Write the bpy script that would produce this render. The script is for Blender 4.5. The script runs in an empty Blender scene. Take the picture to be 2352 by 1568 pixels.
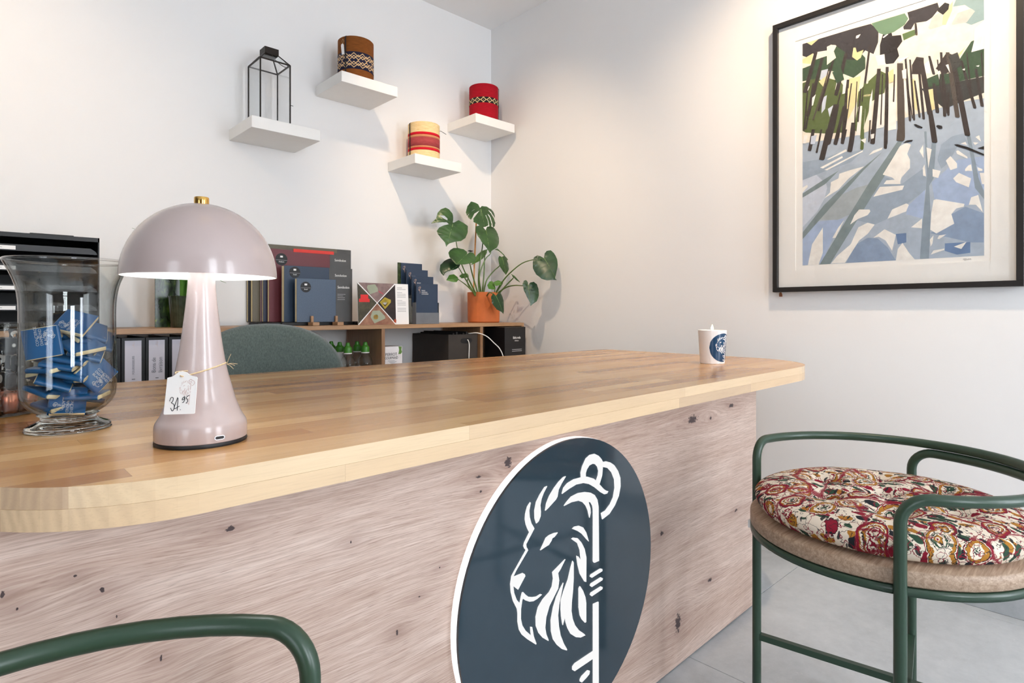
import bpy, bmesh, math, random
from mathutils import Vector, Matrix
from mathutils.geometry import tessellate_polygon

scene = bpy.context.scene
COL = scene.collection
random.seed(7)
PI = math.pi

# ------------------------------------------------------------------ camera
cam_data = bpy.data.cameras.new('camera')
cam_data.sensor_width = 36.0
cam_data.lens = 36.0 * 1365.0 / 2352.0
cam_data.shift_y = -67.0 / 2352.0
cam_data.clip_start = 0.02
cam = bpy.data.objects.new('camera', cam_data)
COL.objects.link(cam)
cam.location = (0, 0, 0.95)
cam.rotation_euler = (PI / 2, 0, -math.radians(43.35))
scene.camera = cam

# ------------------------------------------------------------------ world, lights, exposure
world = bpy.data.worlds.new('world')
scene.world = world
world.use_nodes = True
wn = world.node_tree.nodes['Background']
wn.inputs[0].default_value = (0.78, 0.88, 1.0, 1)
wn.inputs[1].default_value = 1.6

vs = scene.view_settings
scene.display_settings.display_device = 'sRGB'
vs.view_transform = 'Standard'
vs.look = 'None'
vs.exposure = -0.22
vs.gamma = 1.0
vs.use_curve_mapping = False
try:
    scene.cycles.use_denoising = True
    scene.cycles.use_adaptive_sampling = True
    scene.cycles.adaptive_threshold = 0.11
    scene.cycles.adaptive_min_samples = 14
    scene.cycles.max_bounces = 8
    scene.cycles.diffuse_bounces = 4
    scene.cycles.glossy_bounces = 4
    scene.cycles.transmission_bounces = 8
    scene.cycles.transparent_max_bounces = 12
    scene.cycles.sample_clamp_indirect = 6.0
    scene.cycles.caustics_reflective = False
except Exception:
    pass


def aim(o, target):
    o.rotation_euler = (Vector(target) - Vector(o.location)).to_track_quat('-Z', 'Y').to_euler()


def area(name, loc, target, sx, sy, power, col):
    l = bpy.data.lights.new(name, 'AREA')
    l.shape = 'RECTANGLE'
    l.size, l.size_y, l.energy, l.color = sx, sy, power, col
    o = bpy.data.objects.new(name, l)
    COL.objects.link(o)
    o.location = loc
    aim(o, target)
    return o


def spot(name, loc, target, power, col, ang, blend, rad=0.03):
    l = bpy.data.lights.new(name, 'SPOT')
    l.energy, l.color, l.spot_size, l.spot_blend, l.shadow_soft_size = power, col, math.radians(ang), blend, rad
    o = bpy.data.objects.new(name, l)
    COL.objects.link(o)
    o.location = loc
    aim(o, target)
    return o


# daylight through the two shop windows behind the camera and the glazed door in the left wall
DAY = (0.87, 0.93, 1.0)
area('daylight_window', (1.78, -2.38, 1.32), (1.78, 0, 1.32), 0.85, 2.1, 84.0, DAY)
area('daylight_window', (0.25, -2.38, 1.52), (0.25, 0, 1.40), 0.65, 1.7, 68.0, DAY)
area('daylight_door', (-2.86, -1.35, 1.2), (0, -0.6, 1.2), 1.1, 2.1, 44.0, DAY)
# three warm recessed ceiling spots
WARM = (1.0, 0.75, 0.50)
SPOTS = [((-0.52, 1.50), (-0.12, 2.75, 1.40), 68.0, 80, 1.0),
         ((1.20, 1.60), (2.40, 2.64, 1.08), 70.0, 74, 1.0),
         ((1.73, 0.37), (2.42, 0.88, 1.45), 104.0, 92, 0.9)]
for xy_, tg_, pw_, an_, bl_ in SPOTS:
    spot('ceiling_spot_light', (xy_[0], xy_[1], 2.655), tg_, pw_, WARM, an_, bl_)

# ------------------------------------------------------------------ outlines (metres; emblem in units of its disc radius)
LOGO=[[(-0.411,0.66),(-0.437,0.638),(-0.454,0.597),(-0.458,0.563),(-0.449,0.527),(-0.434,0.496),(-0.418,0.47),(-0.465,0.415),(-0.471,0.397),(-0.463,0.38),(-0.449,0.365),(-0.545,0.272),(-0.577,0.24),(-0.587,0.194),(-0.582,0.143),(-0.563,0.082),(-0.528,0.02),(-0.523,-0.012),(-0.523,-0.062),(-0.51,-0.117),(-0.485,-0.157),(-0.434,-0.206),(-0.36,-0.267),(-0.354,-0.263),(-0.379,-0.207),(-0.394,-0.142),(-0.408,-0.136),(-0.406,-0.166),(-0.4,-0.196),(-0.456,-0.14),(-0.485,-0.096),(-0.497,-0.051),(-0.496,0.008),(-0.485,0.06),(-0.478,0.07),(-0.456,0.05),(-0.419,0.029),(-0.382,0.02),(-0.345,0.023),(-0.301,0.035),(-0.313,0.042),(-0.352,0.038),(-0.39,0.047),(-0.427,0.062),(-0.456,0.087),(-0.474,0.107),(-0.483,0.108),(-0.492,0.088),(-0.499,0.065),(-0.505,0.046),(-0.535,0.082),(-0.556,0.129),(-0.564,0.176),(-0.522,0.139),(-0.457,0.205),(-0.462,0.218),(-0.478,0.229),(-0.556,0.231),(-0.561,0.237),(-0.538,0.264),(-0.432,0.36),(-0.436,0.37),(-0.446,0.384),(-0.449,0.404),(-0.373,0.484),(-0.402,0.525),(-0.417,0.568),(-0.421,0.609),(-0.407,0.658)],
[(-0.25,0.73),(-0.273,0.728),(-0.317,0.691),(-0.354,0.649),(-0.37,0.597),(-0.368,0.546),(-0.354,0.511),(-0.332,0.52),(-0.314,0.549),(-0.312,0.578),(-0.317,0.62),(-0.306,0.658),(-0.284,0.694)],
[(-0.061,0.758),(-0.085,0.757),(-0.133,0.735),(-0.18,0.703),(-0.227,0.661),(-0.257,0.617),(-0.268,0.573),(-0.242,0.583),(-0.165,0.622),(-0.148,0.639),(-0.137,0.683),(-0.105,0.719)],
[(-0.101,0.647),(-0.085,0.683),(-0.045,0.707),(0.022,0.72),(0.102,0.718),(0.176,0.709),(0.248,0.681),(0.311,0.629),(0.367,0.581),(0.396,0.564),(0.419,0.556),(0.405,0.542),(0.372,0.543),(0.33,0.566),(0.257,0.618),(0.194,0.653),(0.124,0.675),(0.047,0.68),(-0.028,0.666)],
[(0.104,0.717),(0.102,0.753),(0.119,0.793),(0.159,0.841),(0.203,0.858),(0.257,0.857),(0.302,0.836),(0.339,0.804),(0.356,0.779),(0.35,0.723),(0.344,0.685),(0.313,0.629),(0.277,0.663),(0.298,0.694),(0.304,0.726),(0.293,0.756),(0.266,0.781),(0.23,0.791),(0.194,0.785),(0.167,0.763),(0.154,0.738),(0.154,0.713)],
[(0.356,0.78),(0.396,0.779),(0.443,0.763),(0.492,0.735),(0.541,0.682),(0.571,0.623),(0.573,0.559),(0.551,0.493),(0.502,0.434),(0.434,0.386),(0.349,0.366),(0.335,0.413),(0.386,0.42),(0.443,0.453),(0.482,0.496),(0.502,0.562),(0.497,0.626),(0.463,0.685),(0.415,0.726),(0.354,0.745)],
[(-0.08,0.561),(-0.053,0.581),(-0.003,0.607),(0.072,0.615),(0.15,0.606),(0.212,0.588),(0.257,0.562),(0.288,0.522),(0.302,0.468),(0.307,0.076),(0.252,0.078),(0.24,0.09),(0.241,0.454),(0.234,0.489),(0.212,0.519),(0.185,0.529),(0.207,0.479),(0.21,0.445),(0.198,0.414),(0.181,0.468),(0.159,0.506),(0.124,0.539),(0.072,0.563),(-0.003,0.569)],
[(-0.145,0.398),(-0.18,0.403),(-0.227,0.402),(-0.261,0.393),(-0.288,0.359),(-0.316,0.327),(-0.273,0.335),(-0.235,0.34),(-0.208,0.361),(-0.2,0.374),(-0.177,0.378)],
[(0.007,0.383),(0.03,0.392),(0.081,0.386),(0.124,0.364),(0.159,0.32),(0.189,0.248),(0.159,0.276),(0.115,0.32),(0.072,0.35),(0.03,0.372)],
[(-0.001,0.316),(0.064,0.269),(0.091,0.213),(0.103,0.136),(0.072,0.175),(0.054,0.185),(0.068,0.117),(0.092,0.048),(0.143,-0.022),(0.159,-0.029),(0.161,0.14),(0.159,0.15),(0.141,0.209),(0.106,0.263),(0.064,0.304),(0.017,0.32)],
[(0.204,-0.006),(0.214,0.005),(0.326,0.014),(0.347,0.005),(0.347,-0.01),(0.223,-0.02)],
[(0.204,-0.07),(0.215,-0.059),(0.331,-0.051),(0.353,-0.064),(0.347,-0.076),(0.223,-0.086)],
[(0.204,-0.135),(0.215,-0.124),(0.331,-0.117),(0.35,-0.127),(0.347,-0.141),(0.223,-0.152)],
[(0.241,-0.214),(0.302,-0.218),(0.304,-1),(0.241,-0.971),(0.241,-0.914),(0.035,-0.888),(0.01,-0.865),(0.01,-0.84),(0.241,-0.856),(0.241,-0.602),(0.031,-0.604),(0.01,-0.587),(0.01,-0.565),(0.035,-0.553),(0.241,-0.55)],
[(0.092,-0.689),(0.11,-0.674),(0.177,-0.66),(0.2,-0.673),(0.195,-0.694),(0.159,-0.706),(0.11,-0.716),(0.092,-0.703)],
[(-0.067,0.196),(-0.197,0.148),(-0.189,0.103),(-0.201,0.054),(-0.229,0.026),(-0.291,-0),(-0.337,-0.037),(-0.358,-0.091),(-0.356,-0.149),(-0.33,-0.205),(-0.291,-0.251),(-0.241,-0.29),(-0.237,-0.285),(-0.26,-0.237),(-0.27,-0.191),(-0.26,-0.126),(-0.229,-0.064),(-0.181,-0.016),(-0.141,0.024),(-0.131,0.074),(-0.142,0.126),(-0.116,0.145)],
[(-0.087,0.043),(-0.116,0.016),(-0.157,-0.03),(-0.189,-0.088),(-0.212,-0.165),(-0.209,-0.24),(-0.189,-0.301),(-0.149,-0.354),(-0.1,-0.4),(-0.052,-0.428),(-0.05,-0.42),(-0.083,-0.369),(-0.116,-0.302),(-0.134,-0.231),(-0.142,-0.158),(-0.131,-0.087),(-0.108,-0.019)],
[(0.012,0.162),(-0.008,0.123),(-0.037,0.05),(-0.083,-0.017),(-0.11,-0.067),(-0.112,-0.126),(-0.106,-0.182),(-0.093,-0.241),(-0.079,-0.208),(-0.071,-0.184),(-0.062,-0.23),(-0.041,-0.281),(-0.008,-0.333),(0.044,-0.374),(0.097,-0.397),(0.15,-0.401),(0.137,-0.387),(0.079,-0.34),(0.035,-0.288),(0.01,-0.234),(-0.003,-0.175),(0.001,-0.116),(0.014,-0.038),(0.021,0.043),(0.021,0.148)],
[(0.092,-0.038),(0.079,-0.048),(0.079,-0.181),(0.092,-0.242),(0.114,-0.278),(0.146,-0.312),(0.159,-0.311),(0.159,-0.175),(0.15,-0.133),(0.123,-0.079)]]
PRINT=[('lav',[(0,0.3461),(0.028,0.3701),(0.0856,0.3031),(0.0889,0.2883),(0.0789,0.2471),(0.052,0.2005),(0,0.1487)]),
('blu',[(0,0.1011),(0.052,0.1645),(0.1475,0.1643),(0.112,0.1014),(0.0689,0.0052),(0,0)]),
('blu',[(0.418,0.2571),(0.4545,0.2888),(0.4901,0.3197),(0.558,0.3187),(0.558,0.2104),(0.5346,0.1898),(0.515,0.165),(0.4259,0.1988)]),
('blu',[(0.3474,0.1837),(0.3993,0.2345),(0.3939,0.1361),(0.3446,0.158)]),
('sla',[(0.4724,0.1426),(0.5101,0.1626),(0.5574,0.1354),(0.5574,0.042),(0.5224,0.045),(0.4127,0.0862),(0.4775,0.1078)]),
('sla',[(0.1539,0.0011),(0.1885,0.0668),(0.2253,0.0875),(0.2583,0.0811),(0.2905,0.045),(0.3021,0.0209),(0.3135,0)]),
('ste',[(0.3135,0.0926),(0.3446,0.0928),(0.3446,0.0602),(0.3192,0.0558)]),
('ste',[(0.4545,0.0477),(0.5224,0.0465),(0.5224,0.0114),(0.4876,0.0078),(0.4545,0.0226)]),
('gry',[(0.1885,0.2593),(0.273,0.3036),(0.3305,0.2645),(0.3993,0.3112),(0.4073,0.2397),(0.3585,0.2017),(0.2876,0.1482),(0.2494,0.1324),(0.1697,0.1618),(0.1947,0.1932)]),
('gol',[(0.0451,0.1725),(0.0922,0.2381),(0.1885,0.2731),(0.2314,0.2801),(0.1697,0.1791),(0.125,0.1634)]),
('gry',[(0,0.4009),(0.0722,0.4016),(0.1282,0.4121),(0.2131,0.4058),(0.1697,0.3694),(0.0856,0.3529),(0,0.3314)]),
('gry',[(0.4338,0.3303),(0.4442,0.3786),(0.475,0.4003),(0.5051,0.403),(0.515,0.3702),(0.4901,0.3661),(0.4648,0.3151),(0.4442,0.2969)]),
('shd',[(0.3192,0.4159),(0.3334,0.4113),(0.2847,0.3116),(0.0988,0),(0.0621,0),(0.1571,0.1632),(0.2314,0.2869)]),
('shd',[(0.273,0.3888),(0.2804,0.3957),(0.2131,0.3341),(0,0.1028),(0,0.1284),(0.0789,0.2257),(0.2131,0.3444)]),
('shd',[(0.1282,0.3455),(0.0823,0.3036),(0,0.2637),(0,0.2802),(0.0789,0.3219),(0.125,0.3443)]),
('sh2',[(0.3966,0.4332),(0.4033,0.4317),(0.41,0.2711),(0.4153,0.1431),(0.41,0),(0.3845,0),(0.3912,0.1139),(0.402,0.2341),(0.4047,0.2879)]),
('sh2',[(0.418,0.3904),(0.4311,0.3908),(0.4232,0.2689),(0.4073,0.2397),(0.4047,0.2783),(0.4127,0.3342)]),
('sh2',[(0.5125,0.3952),(0.5224,0.3931),(0.5442,0.249),(0.558,0.2044),(0.558,0.1803),(0.5346,0.2202),(0.5248,0.3132)]),
('wht',[(0.273,0.307),(0.305,0.361),(0.3249,0.3966),(0.3446,0.4057),(0.3585,0.3963),(0.3474,0.366),(0.3557,0.3449),(0.3557,0.3157),(0.3305,0.2874),(0.3249,0.2654),(0.3021,0.2921)]),
('wht',[(0.276,0.2731),(0.2847,0.285),(0.3263,0.2816),(0.3277,0.2649)]),
('wht',[(0.2434,0.2326),(0.2642,0.2649),(0.3384,0.2584),(0.3334,0.2444)]),
('wht',[(0.1021,0.3075),(0.1282,0.3174),(0.1315,0.3344),(0.1697,0.3417),(0.2147,0.3468),(0.1634,0.3116),(0.1282,0.2753),(0.0773,0.2491),(0.0988,0.2691)]),
('wht',[(0.0638,0.3692),(0.1411,0.3984),(0.1437,0.3917),(0.0739,0.3638)]),
('wht',[(0.0789,0.3576),(0.2101,0.4064),(0.2101,0.4012),(0.0889,0.3541)]),
('wht',[(0.0873,0.3953),(0.1539,0.421),(0.1571,0.4134),(0.0955,0.3937)]),
('wht',[(0.2283,0.3841),(0.2434,0.398),(0.273,0.4039),(0.2701,0.3961)]),
('wht',[(0,0.3022),(0.0176,0.3109),(0.0193,0.3026),(0.0001,0.2836)]),
('wht',[(0.1681,0.1412),(0.1823,0.1741),(0.1978,0.1928),(0.2314,0.1886),(0.2344,0.1814),(0.2253,0.169),(0.1947,0.1589)]),
('wht',[(0.2876,0.1482),(0.3021,0.1797),(0.3446,0.1955),(0.3524,0.1896),(0.3446,0.1678)]),
('wht',[(0.1021,0.0014),(0.125,0.0299),(0.1697,0.0683),(0.1947,0.128),(0.2253,0.1418),(0.2479,0.1326),(0.2253,0.1011),(0.1978,0.0797),(0.1507,0.0013)]),
('wht',[(0.0193,0.0002),(0.0349,0.0796),(0.0739,0.1406),(0.0739,0.0442),(0.0587,0)]),
('wht',[(0.1071,0.0965),(0.1282,0.135),(0.1475,0.1591),(0.1185,0.0972)]),
('wht',[(0.2434,0.0858),(0.2789,0.1126),(0.3135,0.0893),(0.3021,0.0341),(0.2818,0.0723),(0.2613,0.0875)]),
('wht',[(0.3135,0),(0.3192,0.0394),(0.3334,0.0596),(0.3529,0.0238),(0.3695,0)]),
('wht',[(0.3585,0.1109),(0.3912,0.138),(0.3899,0.1045)]),
('wht',[(0.4232,0.196),(0.4311,0.1981),(0.5076,0.1721),(0.5051,0.1633),(0.4851,0.1597),(0.4724,0.1426),(0.4801,0.1107),(0.4311,0.0828),(0.414,0.0972),(0.4166,0.1493)]),
('wht',[(0.5187,0.1676),(0.5248,0.1912),(0.543,0.1962),(0.555,0.1387),(0.537,0.1652)]),
('wht',[(0.3831,0.3687),(0.3939,0.389),(0.3953,0.3423)]),
('wht',[(0.3926,0.3092),(0.398,0.321),(0.402,0.2788),(0.3939,0.2833)]),
('wht',[(0.4033,0.3775),(0.418,0.3682),(0.4087,0.3063)]),
('wht',[(0.4206,0.301),(0.4429,0.2908),(0.4364,0.2683),(0.4206,0.2757)]),
('wht',[(0.4571,0.3228),(0.4699,0.3353),(0.4876,0.3078),(0.4876,0.2923),(0.4699,0.2886)]),
('wht',[(0.4851,0.3485),(0.4901,0.3506),(0.515,0.3242),(0.515,0.3181),(0.4876,0.3388)]),
('wht',[(0.5088,0.2855),(0.5175,0.2962),(0.5248,0.298),(0.5273,0.2762),(0.5088,0.2788)]),
('wht',[(0.5406,0.286),(0.5538,0.2776),(0.5538,0.2716),(0.543,0.2734)]),
('wht',[(0.477,0.2601),(0.4926,0.276),(0.5248,0.2522),(0.5187,0.2242),(0.4851,0.2464)]),
('wht',[(0.5466,0.2668),(0.558,0.2647),(0.558,0.2286),(0.5526,0.2295)]),
('wht',[(0.5358,0.3841),(0.5454,0.388),(0.5502,0.3658)]),
('wht',[(0.4964,0.371),(0.5101,0.3743),(0.5138,0.3628)]),
('wht',[(0.5297,0.3686),(0.5442,0.3641),(0.5346,0.3585)]),
('wht',[(0.4338,0.0652),(0.439,0.0758),(0.4584,0.0771),(0.439,0.0632)]),
('wht',[(0.4788,0.0348),(0.5125,0.0474),(0.4989,0.0254)]),
('wht',[(0.4153,0.0129),(0.4232,0.0266),(0.4532,0.0306),(0.4532,0.0259)]),
('wht',[(0.4127,0.0639),(0.4232,0.0773),(0.4206,0.0506),(0.4153,0.0399)]),
('cre',[(0,0.86),(0.5575,0.8586),(0.558,0.5035),(0.5037,0.5065),(0.3614,0.4961),(0.1911,0.464),(0,0.4738)]),
('oli',[(0,0.7081),(0.0656,0.7171),(0.1359,0.6763),(0.1607,0.6289),(0.1545,0.5293),(0.139,0.4854),(0.0818,0.4946),(0.0123,0.5134),(0,0.5235)]),
('grn',[(0.0491,0.7848),(0.1075,0.7872),(0.1233,0.8163),(0.179,0.7981),(0.218,0.739),(0.218,0.6994),(0.179,0.6775),(0.1483,0.6999),(0.0979,0.7284),(0.0656,0.7102),(0,0.7152),(0,0.7649),(0.0325,0.7689)]),
('oli',[(0.1911,0.6174),(0.2209,0.6457),(0.2645,0.6789),(0.2873,0.6593),(0.2788,0.597),(0.2385,0.5751),(0.2209,0.5136),(0.2031,0.4614),(0.179,0.49),(0.1911,0.554)]),
('chr',[(0,0.86),(0.059,0.86),(0.179,0.8583),(0.2356,0.8557),(0.2602,0.8235),(0.2588,0.7817),(0.2443,0.7439),(0.218,0.7655),(0.1911,0.7407),(0.1545,0.7521),(0.1514,0.7801),(0.117,0.8184),(0.1043,0.8226),(0.0883,0.8071),(0.0491,0.8127),(0.0191,0.8011),(0,0.8146)]),
('cre',[(0.0883,0.8209),(0.1043,0.8243),(0.1202,0.7696),(0.0883,0.7519)]),
('yel',[(0.1744,0.756),(0.179,0.788),(0.215,0.778),(0.2031,0.7437),(0.1911,0.7374)]),
('yel',[(0,0.8004),(0.0392,0.8124),(0.0325,0.7724),(0,0.7862)]),
('lav',[(0.0623,0.7042),(0.0688,0.737),(0.0947,0.7362),(0.0786,0.696)]),
('yel',[(0.0157,0.86),(0.059,0.86),(0.0325,0.8444)]),
('yel',[(0.1638,0.6785),(0.2031,0.6772),(0.1911,0.5873),(0.1607,0.5278),(0.1576,0.5623)]),
('wht',[(0.1881,0.8285),(0.2031,0.83),(0.1851,0.8028)]),
('yel',[(0.059,0.6981),(0.0947,0.7155),(0.0786,0.6683)]),
('blk',[(0.2645,0.77),(0.2731,0.8029),(0.2929,0.8315),(0.2999,0.8066),(0.3027,0.7896),(0.3289,0.7838),(0.333,0.7602),(0.3179,0.7397),(0.3235,0.7124),(0.3069,0.692),(0.2844,0.6956),(0.2645,0.731)]),
('wht',[(0.2731,0.7948),(0.2887,0.804),(0.2901,0.7987),(0.2759,0.7906)]),
('sag',[(0.2371,0.8562),(0.3398,0.8555),(0.3507,0.8332),(0.3398,0.815),(0.3069,0.801),(0.2788,0.8009),(0.2617,0.8133)]),
('sg2',[(0.333,0.7856),(0.3694,0.7889),(0.3721,0.7692),(0.3371,0.762)]),
('chr',[(0.348,0.8554),(0.4344,0.8563),(0.4395,0.8348),(0.4191,0.8117),(0.4036,0.8049),(0.3694,0.8108),(0.3587,0.7926),(0.3371,0.8001),(0.3358,0.8101),(0.3534,0.8291)]),
('tea',[(0.4769,0.8269),(0.4891,0.8583),(0.5569,0.8577),(0.558,0.7547),(0.5252,0.7496),(0.5061,0.7653),(0.5347,0.7905),(0.5085,0.821)]),
('lgr',[(0.4744,0.7735),(0.4891,0.8013),(0.5252,0.8029),(0.5347,0.7905),(0.5133,0.7627),(0.4744,0.7675)]),
('yel',[(0.4496,0.8067),(0.4645,0.8316),(0.4769,0.845),(0.4744,0.8158),(0.4571,0.7736),(0.447,0.7772)]),
('blk',[(0.4395,0.8379),(0.4546,0.849),(0.467,0.8397),(0.4645,0.8225),(0.4496,0.8098),(0.4344,0.8275)]),
('lgr',[(0.4088,0.7814),(0.4217,0.8138),(0.4395,0.8211),(0.4483,0.8102),(0.447,0.7741),(0.4139,0.7734)]),
('grn',[(0.4395,0.5842),(0.4645,0.6014),(0.5252,0.6963),(0.558,0.7021),(0.558,0.5795),(0.5085,0.5797),(0.4645,0.5772)]),
('grn',[(0.3984,0.6082),(0.4344,0.6163),(0.558,0.5912),(0.558,0.5751),(0.4242,0.5762),(0.401,0.5764)]),
('brn',[(0.3614,0.669),(0.3747,0.6932),(0.3958,0.6835),(0.3958,0.6276),(0.3614,0.6376)]),
('brn',[(0.4293,0.6362),(0.4596,0.6817),(0.4842,0.6618),(0.4842,0.6197),(0.4546,0.6104)]),
('dgr',[(0.3879,0.58),(0.558,0.573),(0.558,0.5211),(0.4989,0.5078),(0.4546,0.4949),(0.3984,0.5648)]),
('yel',[(0.4695,0.6483),(0.5109,0.6832),(0.4891,0.6483),(0.4744,0.6227)]),
('wht',[(0.2501,0.7355),(0.2788,0.733),(0.2816,0.6965),(0.2588,0.6969)]),
('wht',[(0.2985,0.6078),(0.3124,0.6103),(0.3152,0.4594),(0.2873,0.4592),(0.2901,0.5617)]),
('wht',[(0.3289,0.6185),(0.3426,0.621),(0.3534,0.5895),(0.3547,0.5135),(0.3453,0.5032),(0.3344,0.5344)]),
('wht',[(0.1941,0.5666),(0.2061,0.5685),(0.218,0.554),(0.215,0.4985),(0.2031,0.4614),(0.1881,0.4646),(0.1941,0.5366)]),
('cre',[(0.218,0.6663),(0.2472,0.7495),(0.2268,0.644),(0.215,0.6407),(0.2105,0.6552)]),
('wht',[(0.2559,0.5934),(0.2816,0.593),(0.2759,0.4747),(0.2501,0.474),(0.2472,0.5041)]),
('yel',[(0.3614,0.6187),(0.3694,0.6196),(0.3774,0.5079),(0.3694,0.5161)]),
('wht',[(0.3932,0.6594),(0.4139,0.6716),(0.4139,0.6253),(0.3984,0.6283)]),
('wht',[(0.0191,0.6883),(0.0275,0.6895),(0.0157,0.6645)]),
('wht',[(0.1296,0.719),(0.1452,0.7262),(0.1233,0.6526),(0.117,0.6509)]),
('lav',[(0.0721,0.632),(0.0883,0.6381),(0.0818,0.5879),(0.0688,0.5738)]),
('lav',[(0.0915,0.5855),(0.1107,0.5944),(0.0979,0.553)]),
('brn',[(0.0432,0.8146),(0.0551,0.8108),(0.0371,0.7394),(0.0166,0.6699),(0.0128,0.666),(0.0013,0.6719),(0.022,0.7403)]),
('brn',[(0.0669,0.7862),(0.0773,0.783),(0.0528,0.679),(0.0258,0.5759),(0.0225,0.5718),(0.0123,0.577),(0.0395,0.6791)]),
('brn',[(0.1071,0.7634),(0.1142,0.7612),(0.0898,0.6739),(0.0636,0.5876),(0.0613,0.5833),(0.0544,0.5878),(0.0808,0.6729)]),
('brn',[(0.1491,0.7774),(0.1599,0.774),(0.1446,0.701),(0.1271,0.6298),(0.1237,0.6259),(0.1132,0.6314),(0.1309,0.7016)]),
('brn',[(0.1116,0.5976),(0.1318,0.5925),(0.1185,0.5211),(0.1011,0.4519),(0.0947,0.4484),(0.0754,0.4551),(0.093,0.5235)]),
('brn',[(0.1434,0.5827),(0.1533,0.5802),(0.1393,0.5142),(0.1233,0.45),(0.1202,0.4459),(0.1107,0.4506),(0.1268,0.5137)]),
('brn',[(0.156,0.6774),(0.1653,0.6747),(0.1576,0.5589),(0.148,0.4449),(0.1451,0.4408),(0.1362,0.4453),(0.1458,0.5584)]),
('brn',[(0.2296,0.7815),(0.2357,0.7795),(0.2249,0.6808),(0.2129,0.5837),(0.211,0.5795),(0.2052,0.5837),(0.2173,0.6797)]),
('brn',[(0.1723,0.515),(0.1857,0.5119),(0.184,0.4725),(0.1798,0.4356),(0.1756,0.4318),(0.163,0.4371),(0.1672,0.4728)]),
('brn',[(0.2559,0.688),(0.2674,0.6846),(0.2591,0.5535),(0.2487,0.424),(0.2451,0.4202),(0.2341,0.425),(0.2447,0.5538)]),
('brn',[(0.2827,0.6865),(0.2918,0.6837),(0.2911,0.5473),(0.2887,0.4131),(0.2858,0.4092),(0.2774,0.4135),(0.2798,0.5469)]),
('brn',[(0.3397,0.701),(0.3454,0.6992),(0.353,0.588),(0.3595,0.4796),(0.3578,0.4756),(0.3526,0.4794),(0.346,0.5868)]),
('brn',[(0.3537,0.6903),(0.3584,0.6888),(0.3652,0.5831),(0.371,0.48),(0.3696,0.476),(0.3652,0.4795),(0.3593,0.5816)]),
('brn',[(0.3671,0.614),(0.3718,0.6127),(0.3798,0.5479),(0.3869,0.4856),(0.3854,0.4816),(0.3811,0.4851),(0.374,0.5463)]),
('brn',[(0.3757,0.6897),(0.3817,0.6879),(0.3911,0.5807),(0.3994,0.4764),(0.3976,0.4725),(0.3921,0.4763),(0.3838,0.5796)]),
('brn',[(0.3816,0.6816),(0.3942,0.6777),(0.4092,0.5804),(0.4217,0.4865),(0.4178,0.4831),(0.4062,0.4884),(0.3936,0.5816)]),
('brn',[(0.4077,0.5004),(0.4201,0.4973),(0.4284,0.4423),(0.4344,0.39),(0.4306,0.3865),(0.4191,0.3914),(0.413,0.4428)]),
('brn',[(0.4083,0.6857),(0.4145,0.6838),(0.4218,0.6507),(0.428,0.62),(0.4261,0.6162),(0.4204,0.6204),(0.4141,0.65)]),
('brn',[(0.4411,0.6876),(0.4479,0.6854),(0.454,0.5771),(0.4588,0.4714),(0.4567,0.4676),(0.4503,0.4716),(0.4455,0.5764)]),
('brn',[(0.4201,0.5897),(0.4283,0.5874),(0.4347,0.5366),(0.4395,0.4883),(0.4369,0.4846),(0.4293,0.4889),(0.4245,0.5362)]),
('brn',[(0.4685,0.6668),(0.4803,0.6631),(0.5028,0.5261),(0.5228,0.3937),(0.5193,0.3903),(0.5085,0.395),(0.4883,0.527)]),
('brn',[(0.4956,0.6433),(0.5021,0.6413),(0.5211,0.5583),(0.5387,0.4786),(0.5367,0.475),(0.5307,0.4788),(0.513,0.5576)]),
('brn',[(0.5336,0.605),(0.5404,0.603),(0.5496,0.5401),(0.5575,0.4797),(0.5555,0.4761),(0.5492,0.4801),(0.5412,0.5395)]),
('brn',[(0.3693,0.8108),(0.3748,0.8089),(0.377,0.7878),(0.3782,0.769),(0.3765,0.7652),(0.3713,0.7694),(0.3701,0.7871)]),
('brn',[(0.4619,0.5476),(0.4671,0.5462),(0.4679,0.5082),(0.4678,0.4722),(0.4661,0.4684),(0.4613,0.472),(0.4615,0.5068)]),
('brn',[(0.0363,0.6976),(0.0421,0.6959),(0.0297,0.6115),(0.0161,0.5288),(0.0142,0.5243),(0.0086,0.5284),(0.0223,0.6099)]),
('brn',[(0.2009,0.6313),(0.2052,0.6301),(0.2014,0.5714),(0.1968,0.5146),(0.1955,0.5103),(0.1914,0.5139),(0.196,0.5694)]),
('brn',[(0.4497,0.5935),(0.4545,0.5922),(0.4602,0.5344),(0.465,0.479),(0.4635,0.4751),(0.4591,0.4786),(0.4542,0.533)]),
('bn2',[(0.3174,0.6888),(0.3349,0.6834),(0.3397,0.5521),(0.3412,0.4238),(0.3358,0.4205),(0.3193,0.4265),(0.3178,0.5546)]),
('bn2',[(0.4571,0.6825),(0.467,0.6794),(0.4821,0.5677),(0.4952,0.4596),(0.4922,0.4561),(0.483,0.4607),(0.4698,0.5682)]),
('oli',[(0.2139,0.6476),(0.222,0.6454),(0.2173,0.5475),(0.2111,0.4517),(0.2086,0.4476),(0.201,0.4518),(0.2072,0.5467)]),
('bn2',[(0.0792,0.6855),(0.0844,0.684),(0.0641,0.6202),(0.0425,0.5578),(0.0408,0.5533),(0.0359,0.5573),(0.0575,0.6184)]),
('brn',[(0.0859,0.5093),(0.1018,0.5058),(0.0927,0.451),(0.0806,0.3986),(0.0756,0.3946),(0.0604,0.4003),(0.0727,0.4516)]),
('brn',[(0.1266,0.5002),(0.1364,0.498),(0.1315,0.4711),(0.1247,0.4465),(0.1216,0.4423),(0.1123,0.447),(0.1191,0.4702)]),
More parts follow.
